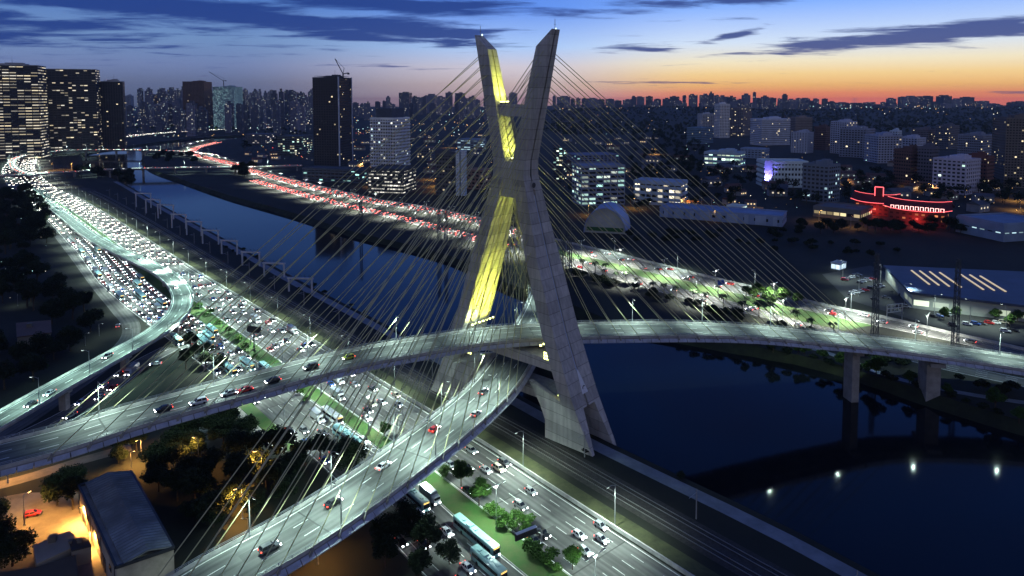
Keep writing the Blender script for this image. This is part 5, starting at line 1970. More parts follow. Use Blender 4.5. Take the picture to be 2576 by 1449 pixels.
# superstore with a broad dark roof and car park
def superstore():
    z = 9.0
    c = [P(2222, 667, z), P(2640, 686, z), P(2640, 775, z), P(2290, 735, z)]
    ctr = sum(c, Vector()) / 4
    e = empty('superstore', (ctr.x, ctr.y, 0))
    tag(e, 'long superstore with a broad dark blue roof and rows of pale skylights', 'building')
    loc = [(p.x - ctr.x, p.y - ctr.y) for p in c]
    mb = MB()
    mb.prism([(x * 0.97, y * 0.97) for x, y in loc], 0, z - 1.2)
    mb.build('wall', wmat((0.4, 0.42, 0.38), (0.5, 0.5, 0.45), 9, 6, 0.5, (0.85, 1, 0.7), 0.7, 0.8, 0.5), e)
    mb = MB()
    mb.prism(loc, z - 1.2, z)
    mb.build('roof', mat('dark_metal_roof', (0.055, 0.075, 0.13), 0.55, 0.2, 0.06), e)
    for a, b in (((2293, 679), (2338, 714)), ((2314, 680), (2362, 716)), ((2339, 682), (2388, 719)), ((2364, 684), (2418, 721)), ((2417, 689), (2474, 727)), ((2440, 690), (2501, 729)), ((2466, 693), (2530, 732))):
        m = MB()
        p, q = P(*a, z=z + 0.5), P(*b, z=z + 0.5)
        m.beam((p.x - ctr.x, p.y - ctr.y, z + 0.2), (q.x - ctr.x, q.y - ctr.y, z + 0.2), 0.9, 0.5)
        m.build('skylight', mat('lit_skylight', (0.7, 0.6, 0.4), 0.4, 0, emit=(1.0, 0.78, 0.45), es=0.55), e)
    m = MB()
    p, q = P(2376, 740, 6), P(2576, 763, 6)
    m.beam((p.x - ctr.x, p.y - ctr.y - 1, 6.0), (q.x - ctr.x, q.y - ctr.y - 1, 6.0), 1.0, 0.5)
    m.build('sign_strip', mat('lit_strip', (0.8, 0.8, 0.5), 0.4, 0, emit=(1, 0.9, 0.55), es=1.5), e)


superstore()
LOTP = [P(*q) for q in ((2068, 690), (2190, 668), (2260, 700), (2330, 752), (2640, 800), (2640, 880), (2450, 850), (2280, 800), (2130, 752))]
mb = MB()
mb.face([(p.x, p.y, 0.03) for p in LOTP][::-1])
if (LOTP[1] - LOTP[0]).cross(LOTP[2] - LOTP[0]).z > 0:
    mb.f = [tuple(reversed(f)) for f in mb.f]
mb.build('car_park', M['asphalt'])
tag(bpy.data.objects['car_park'], kind='structure')
T('warehouse', 'long blue-lit shed with a lit side at the right edge beyond the car park', 'building', 2436, 2640, 568, 612, 'bands', (0.16, 0.22, 0.32), lit=0.5, lc=COOLW, es=0.9, bay=7, storey=7, roofbox=False, a=50, q=0.5, side='L', wf=0.6, hf=0.35)
T('kiosk', 'small brightly lit kiosk at the top of the car park', 'building', 2104, 2134, 672, 686, 'plain', (0.5, 0.6, 0.7), (0.6, 0.8, 0.9), lit=0.95, lc=(0.7, 0.9, 1), es=1.6, bay=3, storey=4, roofbox=False, wf=0.9, hf=0.8)
ri = 0
lots = []
for (ax, ay), (bx, by), n in (((2125, 706), (2170, 690), 5), ((2130, 722), (2205, 700), 7), ((2140, 741), (2230, 718), 7), ((2190, 757), (2280, 742), 7), ((2250, 775), (2345, 770), 7), ((2320, 802), (2420, 790), 7), ((2400, 820), (2540, 812), 8), ((2490, 838), (2570, 832), 4)):
    for i in range(n):
        if rv.random() < 0.25:
            continue
        p = P(ax + (bx - ax) * (i + rv.uniform(-0.15, 0.15)) / n, ay + (by - ay) * i / n, 0.04)
        lots.append((p, rv.choice(['sedan', 'hatch', 'suv']), rv.choice(COLS)))
lots.sort(key=lambda t: t[0].x / t[0].y)
for i, (p, k, c) in enumerate(lots):
    put_vehicle(p, R(-38) + rv.uniform(-0.1, 0.1), k, c, '%s parked %s, %s from the left in the far bank car park' % (c, KN[k], nth(i + 1)), 'cars parked outside the superstore', small=True, lit=False)


# ------------------------------------------------------------------ skyline
WALLC = [(0.10, 0.12, 0.18), (0.15, 0.17, 0.24), (0.08, 0.10, 0.15), (0.2, 0.21, 0.29)]  # bluish cast of distance haze is put into these wall colours
SKYM = [win_mat('skyline_facade', c, tuple(x * 0.45 for x in c), 4.5, 4.2, lt, WARMW, 1.3, 0.55, 0.5, WHITEW) for c, lt in zip(WALLC, (0.03, 0.045, 0.02, 0.04))]
CITYM = [win_mat('city_facade', c, tuple(x * 0.45 for x in c), 4.5, 4.2, lt, WARMW, 0.8, 0.55, 0.5, COOLW) for c, lt in zip(WALLC, (0.08, 0.11, 0.06, 0.1))]
rs = random.Random(5)


def sky_tower(xl, xr, yt, D, z0, mats):
    w = max((xr - xl) * D / FPX, 8)
    x = ((xl + xr) / 2 - 1288) * D / FPX
    h = CAM_H - (yt - YH) * D / FPX - z0
    mb = MB()
    d = w * rs.uniform(0.5, 0.9)
    rot = rs.uniform(-0.4, 0.4)
    hb = h * rs.uniform(0.9, 0.97)
    k = rs.randrange(4)
    mb.prism([(-w / 2, -d / 2), (w / 2, -d / 2), (w / 2, d / 2), (-w / 2, d / 2)], -15, hb, k, k)
    f = rs.uniform(0.3, 0.7)
    o_ = rs.uniform(-0.15, 0.15) * w
    mb.prism([(o_ - w * f / 2, -d * 0.3), (o_ + w * f / 2, -d * 0.3), (o_ + w * f / 2, d * 0.3), (o_ - w * f / 2, d * 0.3)], hb, h, k, k)
    o = mb.build('skyline_tower', mats)
    o.location = (x, D, z0)
    o.rotation_euler = (0, 0, rot)
    return o


def label_row(objs, fmt, cat, group, key=None):
    objs.sort(key=key or (lambda o: o.location.x / max(o.location.y, 1)))
    for i, o in enumerate(objs):
        tag(o, fmt.format(nth(i + 1)), cat, group)


TR = [(0, 22, 718), (45, 110, 708), (130, 195, 706), (197, 233, 690), (236, 270, 715), (272, 338, 718), (340, 395, 722), (397, 448, 745), (450, 500, 705), (527, 550, 692), (552, 590, 738), (595, 640, 720), (642, 700, 735), (715, 745, 740), (750, 785, 708), (787, 850, 745), (852, 890, 738), (893, 950, 738), (985, 1020, 742), (1050, 1088, 742), (1098, 1140, 762), (1142, 1235, 770), (1240, 1338, 775), (1340, 1368, 780), (1370, 1440, 770), (1455, 1490, 800), (1495, 1530, 768), (1538, 1600, 738), (1625, 1673, 728), (1676, 1760, 722), (1780, 1868, 722), (1870, 1918, 765), (1922, 2010, 717), (2018, 2088, 742), (2102, 2178, 730), (2208, 2290, 760), (2330, 2400, 795), (2405, 2480, 800), (2495, 2600, 762)]
T2 = [(1390, 1398, 240), (1402, 1432, 241), (1436, 1446, 247), (1449, 1460, 245), (1464, 1474, 246), (1478, 1500, 246), (1503, 1520, 249), (1524, 1543, 248), (1546, 1562, 251), (1568, 1588, 249), (1589, 1600, 241), (1602, 1620, 242), (1625, 1640, 241), (1645, 1662, 248), (1668, 1684, 246), (1686, 1706, 241)]
right = []
for a, b, y in TR:
    right.append(sky_tower(1717 + a / 3, 1717 + b / 3, y / 3, 5200 + rs.uniform(-250, 350), 28, SKYM))
for a, b, y in T2:
    right.append(sky_tower(a, b, y, 5200 + rs.uniform(-250, 350), 26, SKYM))
for i in range(60):
    x = rs.uniform(1392, 2560)
    right.append(sky_tower(x, x + rs.uniform(9, 22), rs.uniform(252, 263) + (4 if x > 2050 else 0), 4900 + rs.uniform(0, 200), 26, SKYM))
label_row(right, 'far apartment tower dark against the sunset, {} from the left right of the mast', 'building', 'skyline right of the mast')
cen = []
for a, b, y in [(1007, 1034, 231), (1036, 1070, 244), (1072, 1098, 236), (1100, 1120, 241), (1122, 1138, 230), (1145, 1170, 232), (1282, 1300, 232), (1172, 1190, 243), (1254, 1275, 240)]:
    cen.append(sky_tower(a, b, y, 4800 + rs.uniform(-300, 300), 0, SKYM))
for i in range(26):
    x = rs.uniform(888, 1220)
    cen.append(sky_tower(x, x + rs.uniform(8, 16), rs.uniform(240, 262), rs.uniform(3400, 4600), 0, SKYM))
label_row(cen, 'hazy distant tower behind the left stays, {} from the left', 'building', 'skyline behind the left stays')
lefts = []
for i in range(95):
    x = rs.uniform(318, 790)
    y = 216 + 22 * rs.random() ** 0.8 + (0.02 * max(0, x - 500))
    lefts.append(sky_tower(x, x + rs.uniform(7, 15), y, rs.uniform(2900, 4400), 0, CITYM))
for i in range(34):
    x = rs.uniform(318, 785)
    lefts.append(sky_tower(x, x + rs.uniform(10, 20), rs.uniform(246, 272), rs.uniform(2000, 2800), 0, CITYM))
label_row(lefts, 'small lit tower in the dense left skyline, {} from the left', 'building', 'dense skyline at the left')


# low wooded ridge under the right-hand skyline
def ridge():
    mb = MB()
    nx, ny = 60, 16
    g = []
    for j in range(ny + 1):
        D = 2700 + (7000 - 2700) * j / ny
        for i in range(nx + 1):
            x = -700 + 7200 * i / nx
            u = min(1, max(0, (D - 2700) / 2000))
            u = u * u * (3 - 2 * u)
            v = min(1, max(0, (x - D * 0.0 + 100) / 700))
            z = 46 * u * v * v * (3 - 2 * v) * (0.8 + 0.2 * math.sin(x * 0.0021) + 0.12 * math.sin(x * 0.005 + 1.3)) - 1.0
            g.append((x, D, z))
    fs = [(j * (nx + 1) + i, j * (nx + 1) + i + 1, (j + 1) * (nx + 1) + i + 1, (j + 1) * (nx + 1) + i) for j in range(ny) for i in range(nx)]
    mb.mesh(g, fs)
    tag(mb.build('wooded_hill', mat('hill_vegetation', (0.013, 0.018, 0.012), 0.95, 0.4, 0.01)), kind='structure')

    def hz(x, D):
        u = min(1, max(0, (D - 2700) / 2000))
        u = u * u * (3 - 2 * u)
        v = min(1, max(0, (x + 100) / 700))
        return 46 * u * v * v * (3 - 2 * v) * (0.8 + 0.2 * math.sin(x * 0.0021) + 0.12 * math.sin(x * 0.005 + 1.3)) - 1.0
    mb = MB()
    for i in range(3200):
        D = rs.uniform(2100, 4900)
        x = rs.uniform(0.02, 0.82) * D
        z = max(hz(x, D), 0)
        s = rs.uniform(5, 11)
        for q in range(5):
            c = Vector((x + rs.uniform(-s, s) * 0.6, D + rs.uniform(-s, s) * 0.6, z + s * rs.uniform(0.3, 1.0)))
            a = Vector((rs.uniform(-1, 1), rs.uniform(-1, 1), rs.uniform(-1, 1))).normalized()
            b = a.cross(Vector((rs.uniform(-1, 1), rs.uniform(-1, 1), rs.uniform(-1, 1)))).normalized()
            r_ = s * rs.uniform(0.4, 0.7)
            mb.face([c + a * r_, c + b * r_, c - a * r_, c - b * r_])
    tag(mb.build('hillside_woods', M['leaf_dark']), 'dark wooded hillside below the right skyline', 'woods', kind='stuff')


ridge()


# thousands of far lamps and windows of the city floor
def city_lights():
    mb = MB()
    zones = [(318, 790, 262, 318, 300, (0, 1, 1, 2)), (880, 1235, 262, 350, 170, (0, 1, 2, 0)), (880, 1240, 350, 480, 70, (0, 0, 1, 2)), (1395, 1720, 268, 330, 50, (0, 1)), (1395, 1760, 330, 520, 60, (0, 0, 1, 2)), (1720, 2576, 270, 310, 45, (0, 1)), (1760, 2576, 360, 545, 130, (0, 0, 1, 2)), (620, 930, 320, 410, 90, (0, 1, 2, 3)), (120, 640, 318, 352, 70, (0, 1, 2)), (0, 130, 345, 440, 30, (0, 1, 2)), (2030, 2576, 262, 275, 50, (0, 1, 2)), (0, 130, 520, 800, 22, (1, 2))]
    for x0, x1, y0, y1, n, cols in zones:
        for i in range(n):
            px, py = rs.uniform(x0, x1), rs.uniform(y0, y1)
            zz = rs.uniform(4, 11)
            p = P(px, py, 0)
            if py < 290 and px > 1390:
                p = PD(px, py, rs.uniform(3200, 4700))
                zz = 0
            r_ = p.y / FPX * rs.choice((0.5, 0.6, 0.8, 1.1))
            c = Vector((p.x, p.y, p.z + zz))
            k = rs.choice(cols)
            vs = [c + Vector(q) * r_ for q in ((1, 0, 0), (-1, 0, 0), (0, 1, 0), (0, -1, 0), (0, 0, 1), (0, 0, -1))]
            mb.mesh(vs, [(0, 2, 4), (2, 1, 4), (1, 3, 4), (3, 0, 4), (2, 0, 5), (1, 2, 5), (3, 1, 5), (0, 3, 5)], k)
    o = mb.build('city_lights', [mat('orange_street_light', (0.5, 0.3, 0.1), 0.5, 0, emit=(1.0, 0.55, 0.18), es=2.0), mat('white_street_light', (0.5, 0.5, 0.5), 0.5, 0, emit=(1.0, 0.93, 0.75), es=2.2), mat('teal_street_light', (0.4, 0.5, 0.5), 0.5, 0, emit=(0.55, 1.0, 0.9), es=2.0), mat('red_lamp', (0.5, 0.1, 0.1), 0.5, 0, emit=(1.0, 0.12, 0.1), es=2.0)])
    tag(o, 'countless tiny street and window lights of the city in the distance', 'city lights', kind='stuff')


city_lights()

# sodium street lamps that glow on the hillsides and streets
sod = []
for px, py, wt in ((1650, 388, 60000), (1082, 452, 30000), (1098, 468, 30000), (1110, 480, 26000), (1150, 416, 22000), (1128, 372, 30000), (1250, 372, 15000), (1765, 520, 16000), (1790, 528, 16000), (1720, 520, 16000), (2115, 462, 20000), (1800, 558, 9000), (2060, 556, 12000), (2140, 572, 9000), (2290, 470, 16000), (2340, 482, 16000), (2560, 505, 34000), (2566, 530, 34000), (2560, 556, 24000), (135, 428, 30000), (180, 426, 30000), (250, 400, 12000), (1600, 524, 14000), (1480, 540, 12000), (2040, 470, 16000), (910, 425, 24000), (930, 470, 12000)):
    o = dup(pd, P(px, py, 0), rs.uniform(0, 6.28), 1.25)
    for c in o.children:
        if c.type == 'LIGHT':
            c.data = c.data.copy()
            c.data.energy = wt
            c.data.spot_size = R(165)
    sod.append(o)
label_row(sod, 'orange sodium street lamp in the districts beyond the river, {} from the left', 'street lamp', 'orange street lamps')
#@@NATURE
# ------------------------------------------------------------------ evening haze
def haze():
    m_ = bpy.data.materials.new('haze')
    m_.use_nodes = True
    nt = m_.node_tree
    nt.nodes.clear()
    o = nt.nodes.new('ShaderNodeOutputMaterial')
    v = nt.nodes.new('ShaderNodeVolumePrincipled')
    v.inputs['Density'].default_value = HAZE
    v.inputs['Color'].default_value = (0.75, 0.88, 1.0, 1)
    v.inputs['Anisotropy'].default_value = 0.0
    nt.links.new(v.outputs[0], o.inputs['Volume'])
    mb = MB()
    mb.box((0, 4400, 140), (17000, 9400, 300))
    ob = mb.build('haze', m_)
    tag(ob, 'thin bluish evening haze over the far city', 'haze', kind='stuff')


HAZE = 3.6e-5
haze()
# ------------------------------------------------------------------ trees
rt = random.Random(21)


def leaf_cloud(mb, blobs, n, size):
    tot = sum(b[1] ** 2 for b in blobs)
    for c, r_, sq in blobs:
        k = int(n * r_ * r_ / tot)
        for i in range(k):
            d = Vector((rt.gauss(0, 1), rt.gauss(0, 1), rt.gauss(0, 1))).normalized()
            rad = r_ * (rt.random() ** 0.4) * rt.uniform(0.85, 1.12)
            p = Vector(c) + Vector((d.x * rad, d.y * rad, d.z * rad * sq))
            a = Vector((rt.uniform(-1, 1), rt.uniform(-1, 1), rt.uniform(-0.5, 0.5))).normalized()
            b = a.cross(Vector((rt.uniform(-1, 1), rt.uniform(-1, 1), rt.uniform(-1, 1)))).normalized()
            s = size * rt.uniform(0.6, 1.3)
            mb.face([p + a * s, p + b * s * 0.55, p - a * s, p - b * s * 0.55])


def tree_proto(name, h, r_, n, leaf, m_, trunk=True, squash=0.8):
    e = empty(name, (0, 0, -500))
    nb = rt.randint(6, 9)
    blobs = []
    for i in range(nb):
        a = 2 * math.pi * i / nb + rt.uniform(-0.4, 0.4)
        q = rt.uniform(0.35, 0.72) * r_
        blobs.append(((q * math.cos(a), q * math.sin(a), h * rt.uniform(0.5, 0.8)), r_ * rt.uniform(0.36, 0.55), squash))
    blobs.append(((rt.uniform(-0.2, 0.2) * r_, rt.uniform(-0.2, 0.2) * r_, h * 0.83), r_ * 0.5, squash))
    t = MB()
    top = (blobs[-1][0][0] * 0.5, blobs[-1][0][1] * 0.5, h * 0.6)
    t.tube([(0, 0, -0.3), (top[0] * 0.3, top[1] * 0.3, h * 0.28), top], [h * 0.032, h * 0.024, h * 0.01], 7)
    for c, rr, sq in blobs[:6]:
        t.tube([(top[0] * 0.3, top[1] * 0.3, h * rt.uniform(0.25, 0.4)), (c[0] * 0.55, c[1] * 0.55, c[2] * 0.75), c], [h * 0.016, h * 0.011, h * 0.004], 5)
    t.build('trunk', M['bark'], e)
    mb = MB()
    leaf_cloud(mb, blobs, n, leaf)
    mb.build('crown', M[m_], e)
    protos.append(register(e))
    return e


def palm_proto(h):
    e = empty('palm_tree', (0, 0, -500))
    t = MB()
    t.tube([(0, 0, -0.3), (0.15, 0, h * 0.5), (0.1, 0.1, h)], [0.24, 0.17, 0.14], 7)
    t.build('trunk', M['bark'], e)
    mb = MB()
    for i in range(17):
        a = 2 * math.pi * i / 17 + rt.uniform(-0.15, 0.15)
        up = rt.uniform(0.1, 1.0)
        L = rt.uniform(2.3, 3.1)
        prev = None
        for k in range(6):
            q = k / 5
            x, z = L * q, h + up * L * 0.55 * q - 1.5 * q * q * L * 0.55
            w = 0.55 * math.sin(math.pi * min(1, q * 0.9 + 0.1)) + 0.04
            c = Vector((math.cos(a) * x, math.sin(a) * x, z))
            s = Vector((-math.sin(a), math.cos(a), -0.25)) * w
            if prev:
                mb.face([prev[0], prev[1], c + s, c - s])
            prev = (c - s, c + s)
    mb.build('crown', M['palm'], e)
    protos.append(register(e))
    return e


DARKT = [tree_proto('broadleaf_tree', rt.uniform(10, 14), rt.uniform(4.5, 6.5), 3400, 0.42, 'leaf_dark') for i in range(4)]
MIDT = [tree_proto('broadleaf_tree', rt.uniform(7, 9.5), rt.uniform(3.6, 4.6), 2800, 0.34, 'leaf') for i in range(3)]
BRIGHT = [tree_proto('broadleaf_tree', rt.uniform(6.5, 8), rt.uniform(3.2, 4.0), 2800, 0.3, 'leaf_bright') for i in range(2)]
SHRUB = [tree_proto('shrub', rt.uniform(2.2, 3), rt.uniform(1.7, 2.4), 500, 0.32, 'leaf_bright', squash=0.7) for i in range(2)]
DSHRUB = [tree_proto('shrub', rt.uniform(2.6, 3.6), rt.uniform(2.4, 3.2), 450, 0.5, 'leaf_dark', squash=0.7) for i in range(2)]
PALM = [palm_proto(6.5), palm_proto(8.0)]


def plant(protos_, p, s=1.0):
    return dup(rt.choice(protos_), p, rt.uniform(0, 6.28), (s * rt.uniform(0.9, 1.1), s * rt.uniform(0.9, 1.1), s * rt.uniform(0.88, 1.15)))


def grove(poly, n, protos_, fmt, group, s0=0.85, s1=1.2, sep=5.0, cat='tree'):
    """scatter trees over a ground area outlined in the picture"""
    q = [P(x, y) for x, y in poly]
    x0, x1, y0, y1 = min(p.x for p in q), max(p.x for p in q), min(p.y for p in q), max(p.y for p in q)
    out = []
    for t in range(n * 60):
        if len(out) >= n:
            break
        x, y = rt.uniform(x0, x1), rt.uniform(y0, y1)
        c = False
        j = len(q) - 1
        for i in range(len(q)):
            if (q[i].y > y) != (q[j].y > y) and x < (q[j].x - q[i].x) * (y - q[i].y) / (q[j].y - q[i].y) + q[i].x:
                c = not c
            j = i
        if not c or any((o.location.x - x) ** 2 + (o.location.y - y) ** 2 < sep * sep for o in out):
            continue
        out.append(plant(protos_, (x, y, 0), rt.uniform(s0, s1)))
    label_row(out, fmt, cat, group)
    return out


FAR_TREES = MB()


def far_grove(poly, n, s0, s1, sep):
    q = [P(x, y) for x, y in poly]
    x0, x1, y0, y1 = min(p.x for p in q), max(p.x for p in q), min(p.y for p in q), max(p.y for p in q)
    got = []
    for t in range(n * 40):
        if len(got) >= n:
            break
        x, y = rt.uniform(x0, x1), rt.uniform(y0, y1)
        c = False
        j = len(q) - 1
        for i in range(len(q)):
            if (q[i].y > y) != (q[j].y > y) and x < (q[j].x - q[i].x) * (y - q[i].y) / (q[j].y - q[i].y) + q[i].x:
                c = not c
            j = i
        if not c or any((a - x) ** 2 + (b - y) ** 2 < sep * sep for a, b in got):
            continue
        got.append((x, y))
        k = rt.uniform(s0, s1)
        h, r_ = 12 * k, 5.5 * k
        FAR_TREES.tube([(x, y, -0.3), (x, y, h * 0.6)], [h * 0.03, h * 0.012], 5, 1)
        bl = [((x + rt.uniform(-0.55, 0.55) * r_, y + rt.uniform(-0.55, 0.55) * r_, h * rt.uniform(0.45, 0.85)), r_ * rt.uniform(0.4, 0.6), 0.8) for _ in range(6)]
        leaf_cloud(FAR_TREES, bl, 230, 1.15)


grove([(-40, 500), (70, 480), (110, 540), (130, 600), (90, 640), (150, 700), (250, 830), (190, 860), (60, 780), (-40, 760)], 100, DARKT, 'dark broadleaf tree in the grove left of the jam, {} from the left', 'trees left of the jam', 0.8, 1.3, 5)
grove([(-40, 880), (180, 880), (150, 930), (20, 1000), (-60, 1010)], 10, DARKT, 'dark tree left of the curved overpass, {} from the left', 'trees by the overpass', 0.8, 1.1, 7)
grove([(440, 1130), (560, 1070), (640, 1110), (720, 1150), (840, 1160), (900, 1170), (880, 1200), (700, 1290), (560, 1330), (520, 1400), (450, 1350), (350, 1210)], 34, DARKT, 'dark tree in the hollow between the two decks, {} from the left', 'trees between the bridge decks', 0.6, 0.95, 5.5)
grove([(120, 1235), (190, 1225), (190, 1290), (150, 1300)], 3, DARKT, 'dark tree beside the orange yard, {} from the left', 'trees by the orange yard', 0.7, 0.8, 5)
grove([(-30, 1310), (30, 1320), (40, 1449), (-30, 1449)], 5, DARKT, 'orange-lit tree at the lower left edge, {} from the left', 'trees by the orange yard', 0.7, 0.9, 4)
grove([(250, 1130), (360, 1090), (380, 1130), (270, 1190)], 4, DARKT, 'dark tree under the near edge of the upper deck, {} from the left', 'trees under the upper deck', 0.5, 0.7, 5)
grove([(960, 1290), (1010, 1290), (1120, 1400), (1180, 1470), (960, 1470)], 7, DARKT, 'dark tree below the local highway at the bottom, {} from the left', 'trees at the bottom centre', 0.55, 0.85, 5)
grove([(430, 890), (500, 870), (560, 930), (470, 960)], 6, DARKT, 'dark tree beside the overpass pier, {} from the left', 'trees by the overpass', 0.55, 0.75, 5)
grove([(190, 432), (330, 440), (340, 470), (210, 462)], 12, DARKT, 'dark tree on the left bank beside the low bridge, {} from the left', 'trees by the far bridges', 1.0, 1.5, 9)
grove([(575, 425), (635, 425), (640, 452), (580, 450)], 7, DARKT, 'dark far bank tree at the low bridge end, {} from the left', 'trees by the far bridges', 1.0, 1.5, 9)
far_grove([(640, 330), (780, 330), (780, 400), (700, 415), (600, 385)], 30, 1.0, 1.7, 14)
grove([(120, 325), (640, 318), (560, 335), (300, 345), (130, 358)], 26, MIDT, 'tree lining the distant highway at the far left, {} from the left', 'trees along the distant highway', 1.2, 2.0, 16)
grove([(370, 395), (470, 390), (540, 415), (420, 418)], 10, DARKT, 'dark tree between the two far bridges, {} from the left', 'trees by the far bridges', 1.0, 1.5, 10)
far_grove([(1400, 480), (1760, 400), (1900, 430), (1900, 520), (1600, 535)], 80, 0.9, 1.5, 12)
far_grove([(1900, 470), (2300, 420), (2576, 470), (2576, 540), (2300, 520), (2000, 530)], 90, 0.9, 1.6, 12)
grove([(2330, 780), (2560, 790), (2560, 830), (2380, 815)], 6, MIDT, 'tree in the superstore car park, {} from the left', 'trees in the car park', 0.7, 0.9, 6)
grove([(1848, 742), (1900, 740), (2030, 768), (2040, 776), (1880, 760)], 9, MIDT, 'roadside tree over the far bank highway right of the stays, {} from the left', 'trees along the far bank highway', 0.7, 1.0, 6)
out = []
for i in range(20):
    s = RL.near(P(2090, 842)) + (RL.near(P(1432, 668)) - RL.near(P(2090, 842))) * (i + rt.uniform(-0.2, 0.2)) / 19
    out.append(plant(PALM, RL.off(s, RL_W(s) / 2 + 3.0), rt.uniform(0.8, 1.1)))
label_row(out, 'palm tree on the river side of the far bank road, {} from the left', 'palm tree', 'palms along the far bank road')
out = []
for i in range(60):
    q = rt.random()
    s = RL.near(P(2560, 970)) + (RL.near(P(1432, 668)) - RL.near(P(2560, 970))) * q
    out.append(plant(DSHRUB, RL.off(s, RL_W(s) / 2 + rt.uniform(5, 16)), rt.uniform(0.7, 1.3)))
label_row(out, 'dark shrub on the far river bank, {} from the left', 'shrub', 'shrubs on the far bank')
out = []
RBP = Path(RBANK, smooth=False)
for i in range(34):
    s = RBP.near(P(2650, 1085)) + (RBP.near(P(1700, 835)) - RBP.near(P(2650, 1085))) * (i + rt.random()) / 34
    out.append(plant(DSHRUB + MIDT[:1], RBP.off(s, rt.uniform(-4, 1), -0.8), rt.uniform(0.6, 1.0)))
label_row(out, 'dark bush overhanging the far water edge right of the mast, {} from the left', 'shrub', 'bushes at the far water edge')
out = []
for px, py, pr, s in ((1160, 1222, MIDT, 0.95), (1205, 1272, BRIGHT, 1.0), (968, 1098, BRIGHT, 0.62), (1440, 1432, BRIGHT, 0.8), (1118, 1200, MIDT, 0.5), (1322, 1352, BRIGHT, 0.5)):
    out.append(plant(pr, P(px, py, 0.1), s))
label_row(out, 'lamp-lit green tree in the highway median, {} from the left', 'tree', 'trees in the highway median')
out = []
for px, py in ((1250, 1300), (1275, 1318), (1290, 1335), (1325, 1322), (1235, 1295), (1345, 1400), (1370, 1420), (500, 775), (515, 795), (530, 790), (548, 815), (575, 838), (600, 862), (618, 885), (640, 905), (755, 995), (770, 1010), (1260, 1330), (1300, 1308), (1330, 1385), (1400, 1440), (1390, 1405)):
    out.append(plant(SHRUB, P(px, py, 0.1), rt.uniform(0.7, 1.15)))
label_row(out, 'bright green shrub in the highway median, {} from the left', 'shrub', 'shrubs in the highway median')
out = []
for i in range(26):
    s = BASE.near(P(1500, 1310)) + (BASE.L * 0.0 + BASE.near(P(420, 640)) - BASE.near(P(1500, 1310))) * rt.random()
    out.append(plant(DSHRUB, LB.off(LB.near(BASE.off(s, -40)), rt.uniform(-1, 1.5) if rt.random() < 0.5 else rt.uniform(8.5, 11)), rt.uniform(0.4, 0.8)))
label_row(out, 'dark shrub beside the riverside path, {} from the left', 'shrub', 'shrubs on the left bank')

# ------------------------------------------------------------------ frames, pylons and signs by the river
out = []
for x0, x1, y in ((343, 380, 487), (368, 404, 503), (398, 437, 516), (433, 468, 540), (470, 507, 558), (510, 550, 580), (558, 597, 606), (610, 653, 635), (665, 715, 663), (727, 785, 701)):
    a, b = P(x0, y + 36, -1.0), P(x1, y + 38, -1.0)
    c = (a + b) / 2
    e = empty('river_gantry', (c.x, c.y, -1.0))
    a, b = a - c, b - c
    a.z = b.z = 0
    h = 37 * c.y / FPX
    d = (b - a).normalized()
    for q in (a, b):
        m = MB()
        m.beam(q + Vector((0, 0, -8)), q + Vector((0, 0, h)), 0.9)
        m.build('leg', pmat((0.5, 0.52, 0.55), 'gantry_concrete'), e)
    m = MB()
    m.beam(a - d * 0.8 + Vector((0, 0, h + 0.5)), b + d * 0.8 + Vector((0, 0, h + 0.5)), 1.2, 1.0)
    m.build('beam', pmat((0.5, 0.52, 0.55), 'gantry_concrete'), e)
    m = MB()
    for k in range(5):
        q = a + (b - a) * (k + 0.5) / 5
        m.beam(q + Vector((0, 0, h + 1)), q + Vector((0, 0, h + 2.6)), 0.22)
        m.beam(q + Vector((0, 0, h + 2.2)) - d * 0.6, q + Vector((0, 0, h + 2.2)) + d * 0.6, 0.15)
    m.build('insulators', M['darksteel'], e)
    out.append(e)
label_row(out, 'pale concrete portal frame standing at the river edge, {} from the far end', 'gantry', 'portal frames along the river')


def pylon(px, yb, yt, label, arms=3, w=2.4, z=0.0):
    p = P(px, yb, z)
    h = CAM_H - (yt - YH) * p.y / FPX - z
    e = empty('power_pylon', p, 0.6)
    tag(e, label, 'pylon', 'power pylons along the river')
    m = MB()
    for sx, sy in ((-1, -1), (1, -1), (1, 1), (-1, 1)):
        m.beam((sx * w / 2, sy * w / 2, 0), (sx * w * 0.26, sy * w * 0.26, h), 0.32)
    n = int(h / 2.6)
    for i in range(n):
        f0, f1 = 1 - 0.48 * i / n, 1 - 0.48 * (i + 1) / n
        z0, z1 = h * i / n, h * (i + 1) / n
        for k in range(4):
            c = [(-1, -1), (1, -1), (1, 1), (-1, 1)]
            a, b = c[k], c[(k + 1) % 4]
            m.beam((a[0] * w / 2 * f0, a[1] * w / 2 * f0, z0), (b[0] * w / 2 * f1, b[1] * w / 2 * f1, z1), 0.16)
    m.build('lattice', M['pylon'], e)
    for i in range(arms):
        m = MB()
        zz = h * (0.98 - 0.09 * i)
        L = 2.6 + 0.7 * i
        m.beam((-L, 0, zz), (L, 0, zz), 0.22)
        for sx in (-1, 1):
            m.beam((sx * L * 0.95, 0, zz), (sx * L * 0.95, 0, zz - 1.1), 0.14)
        m.build('cross_arm', M['pylon'], e)


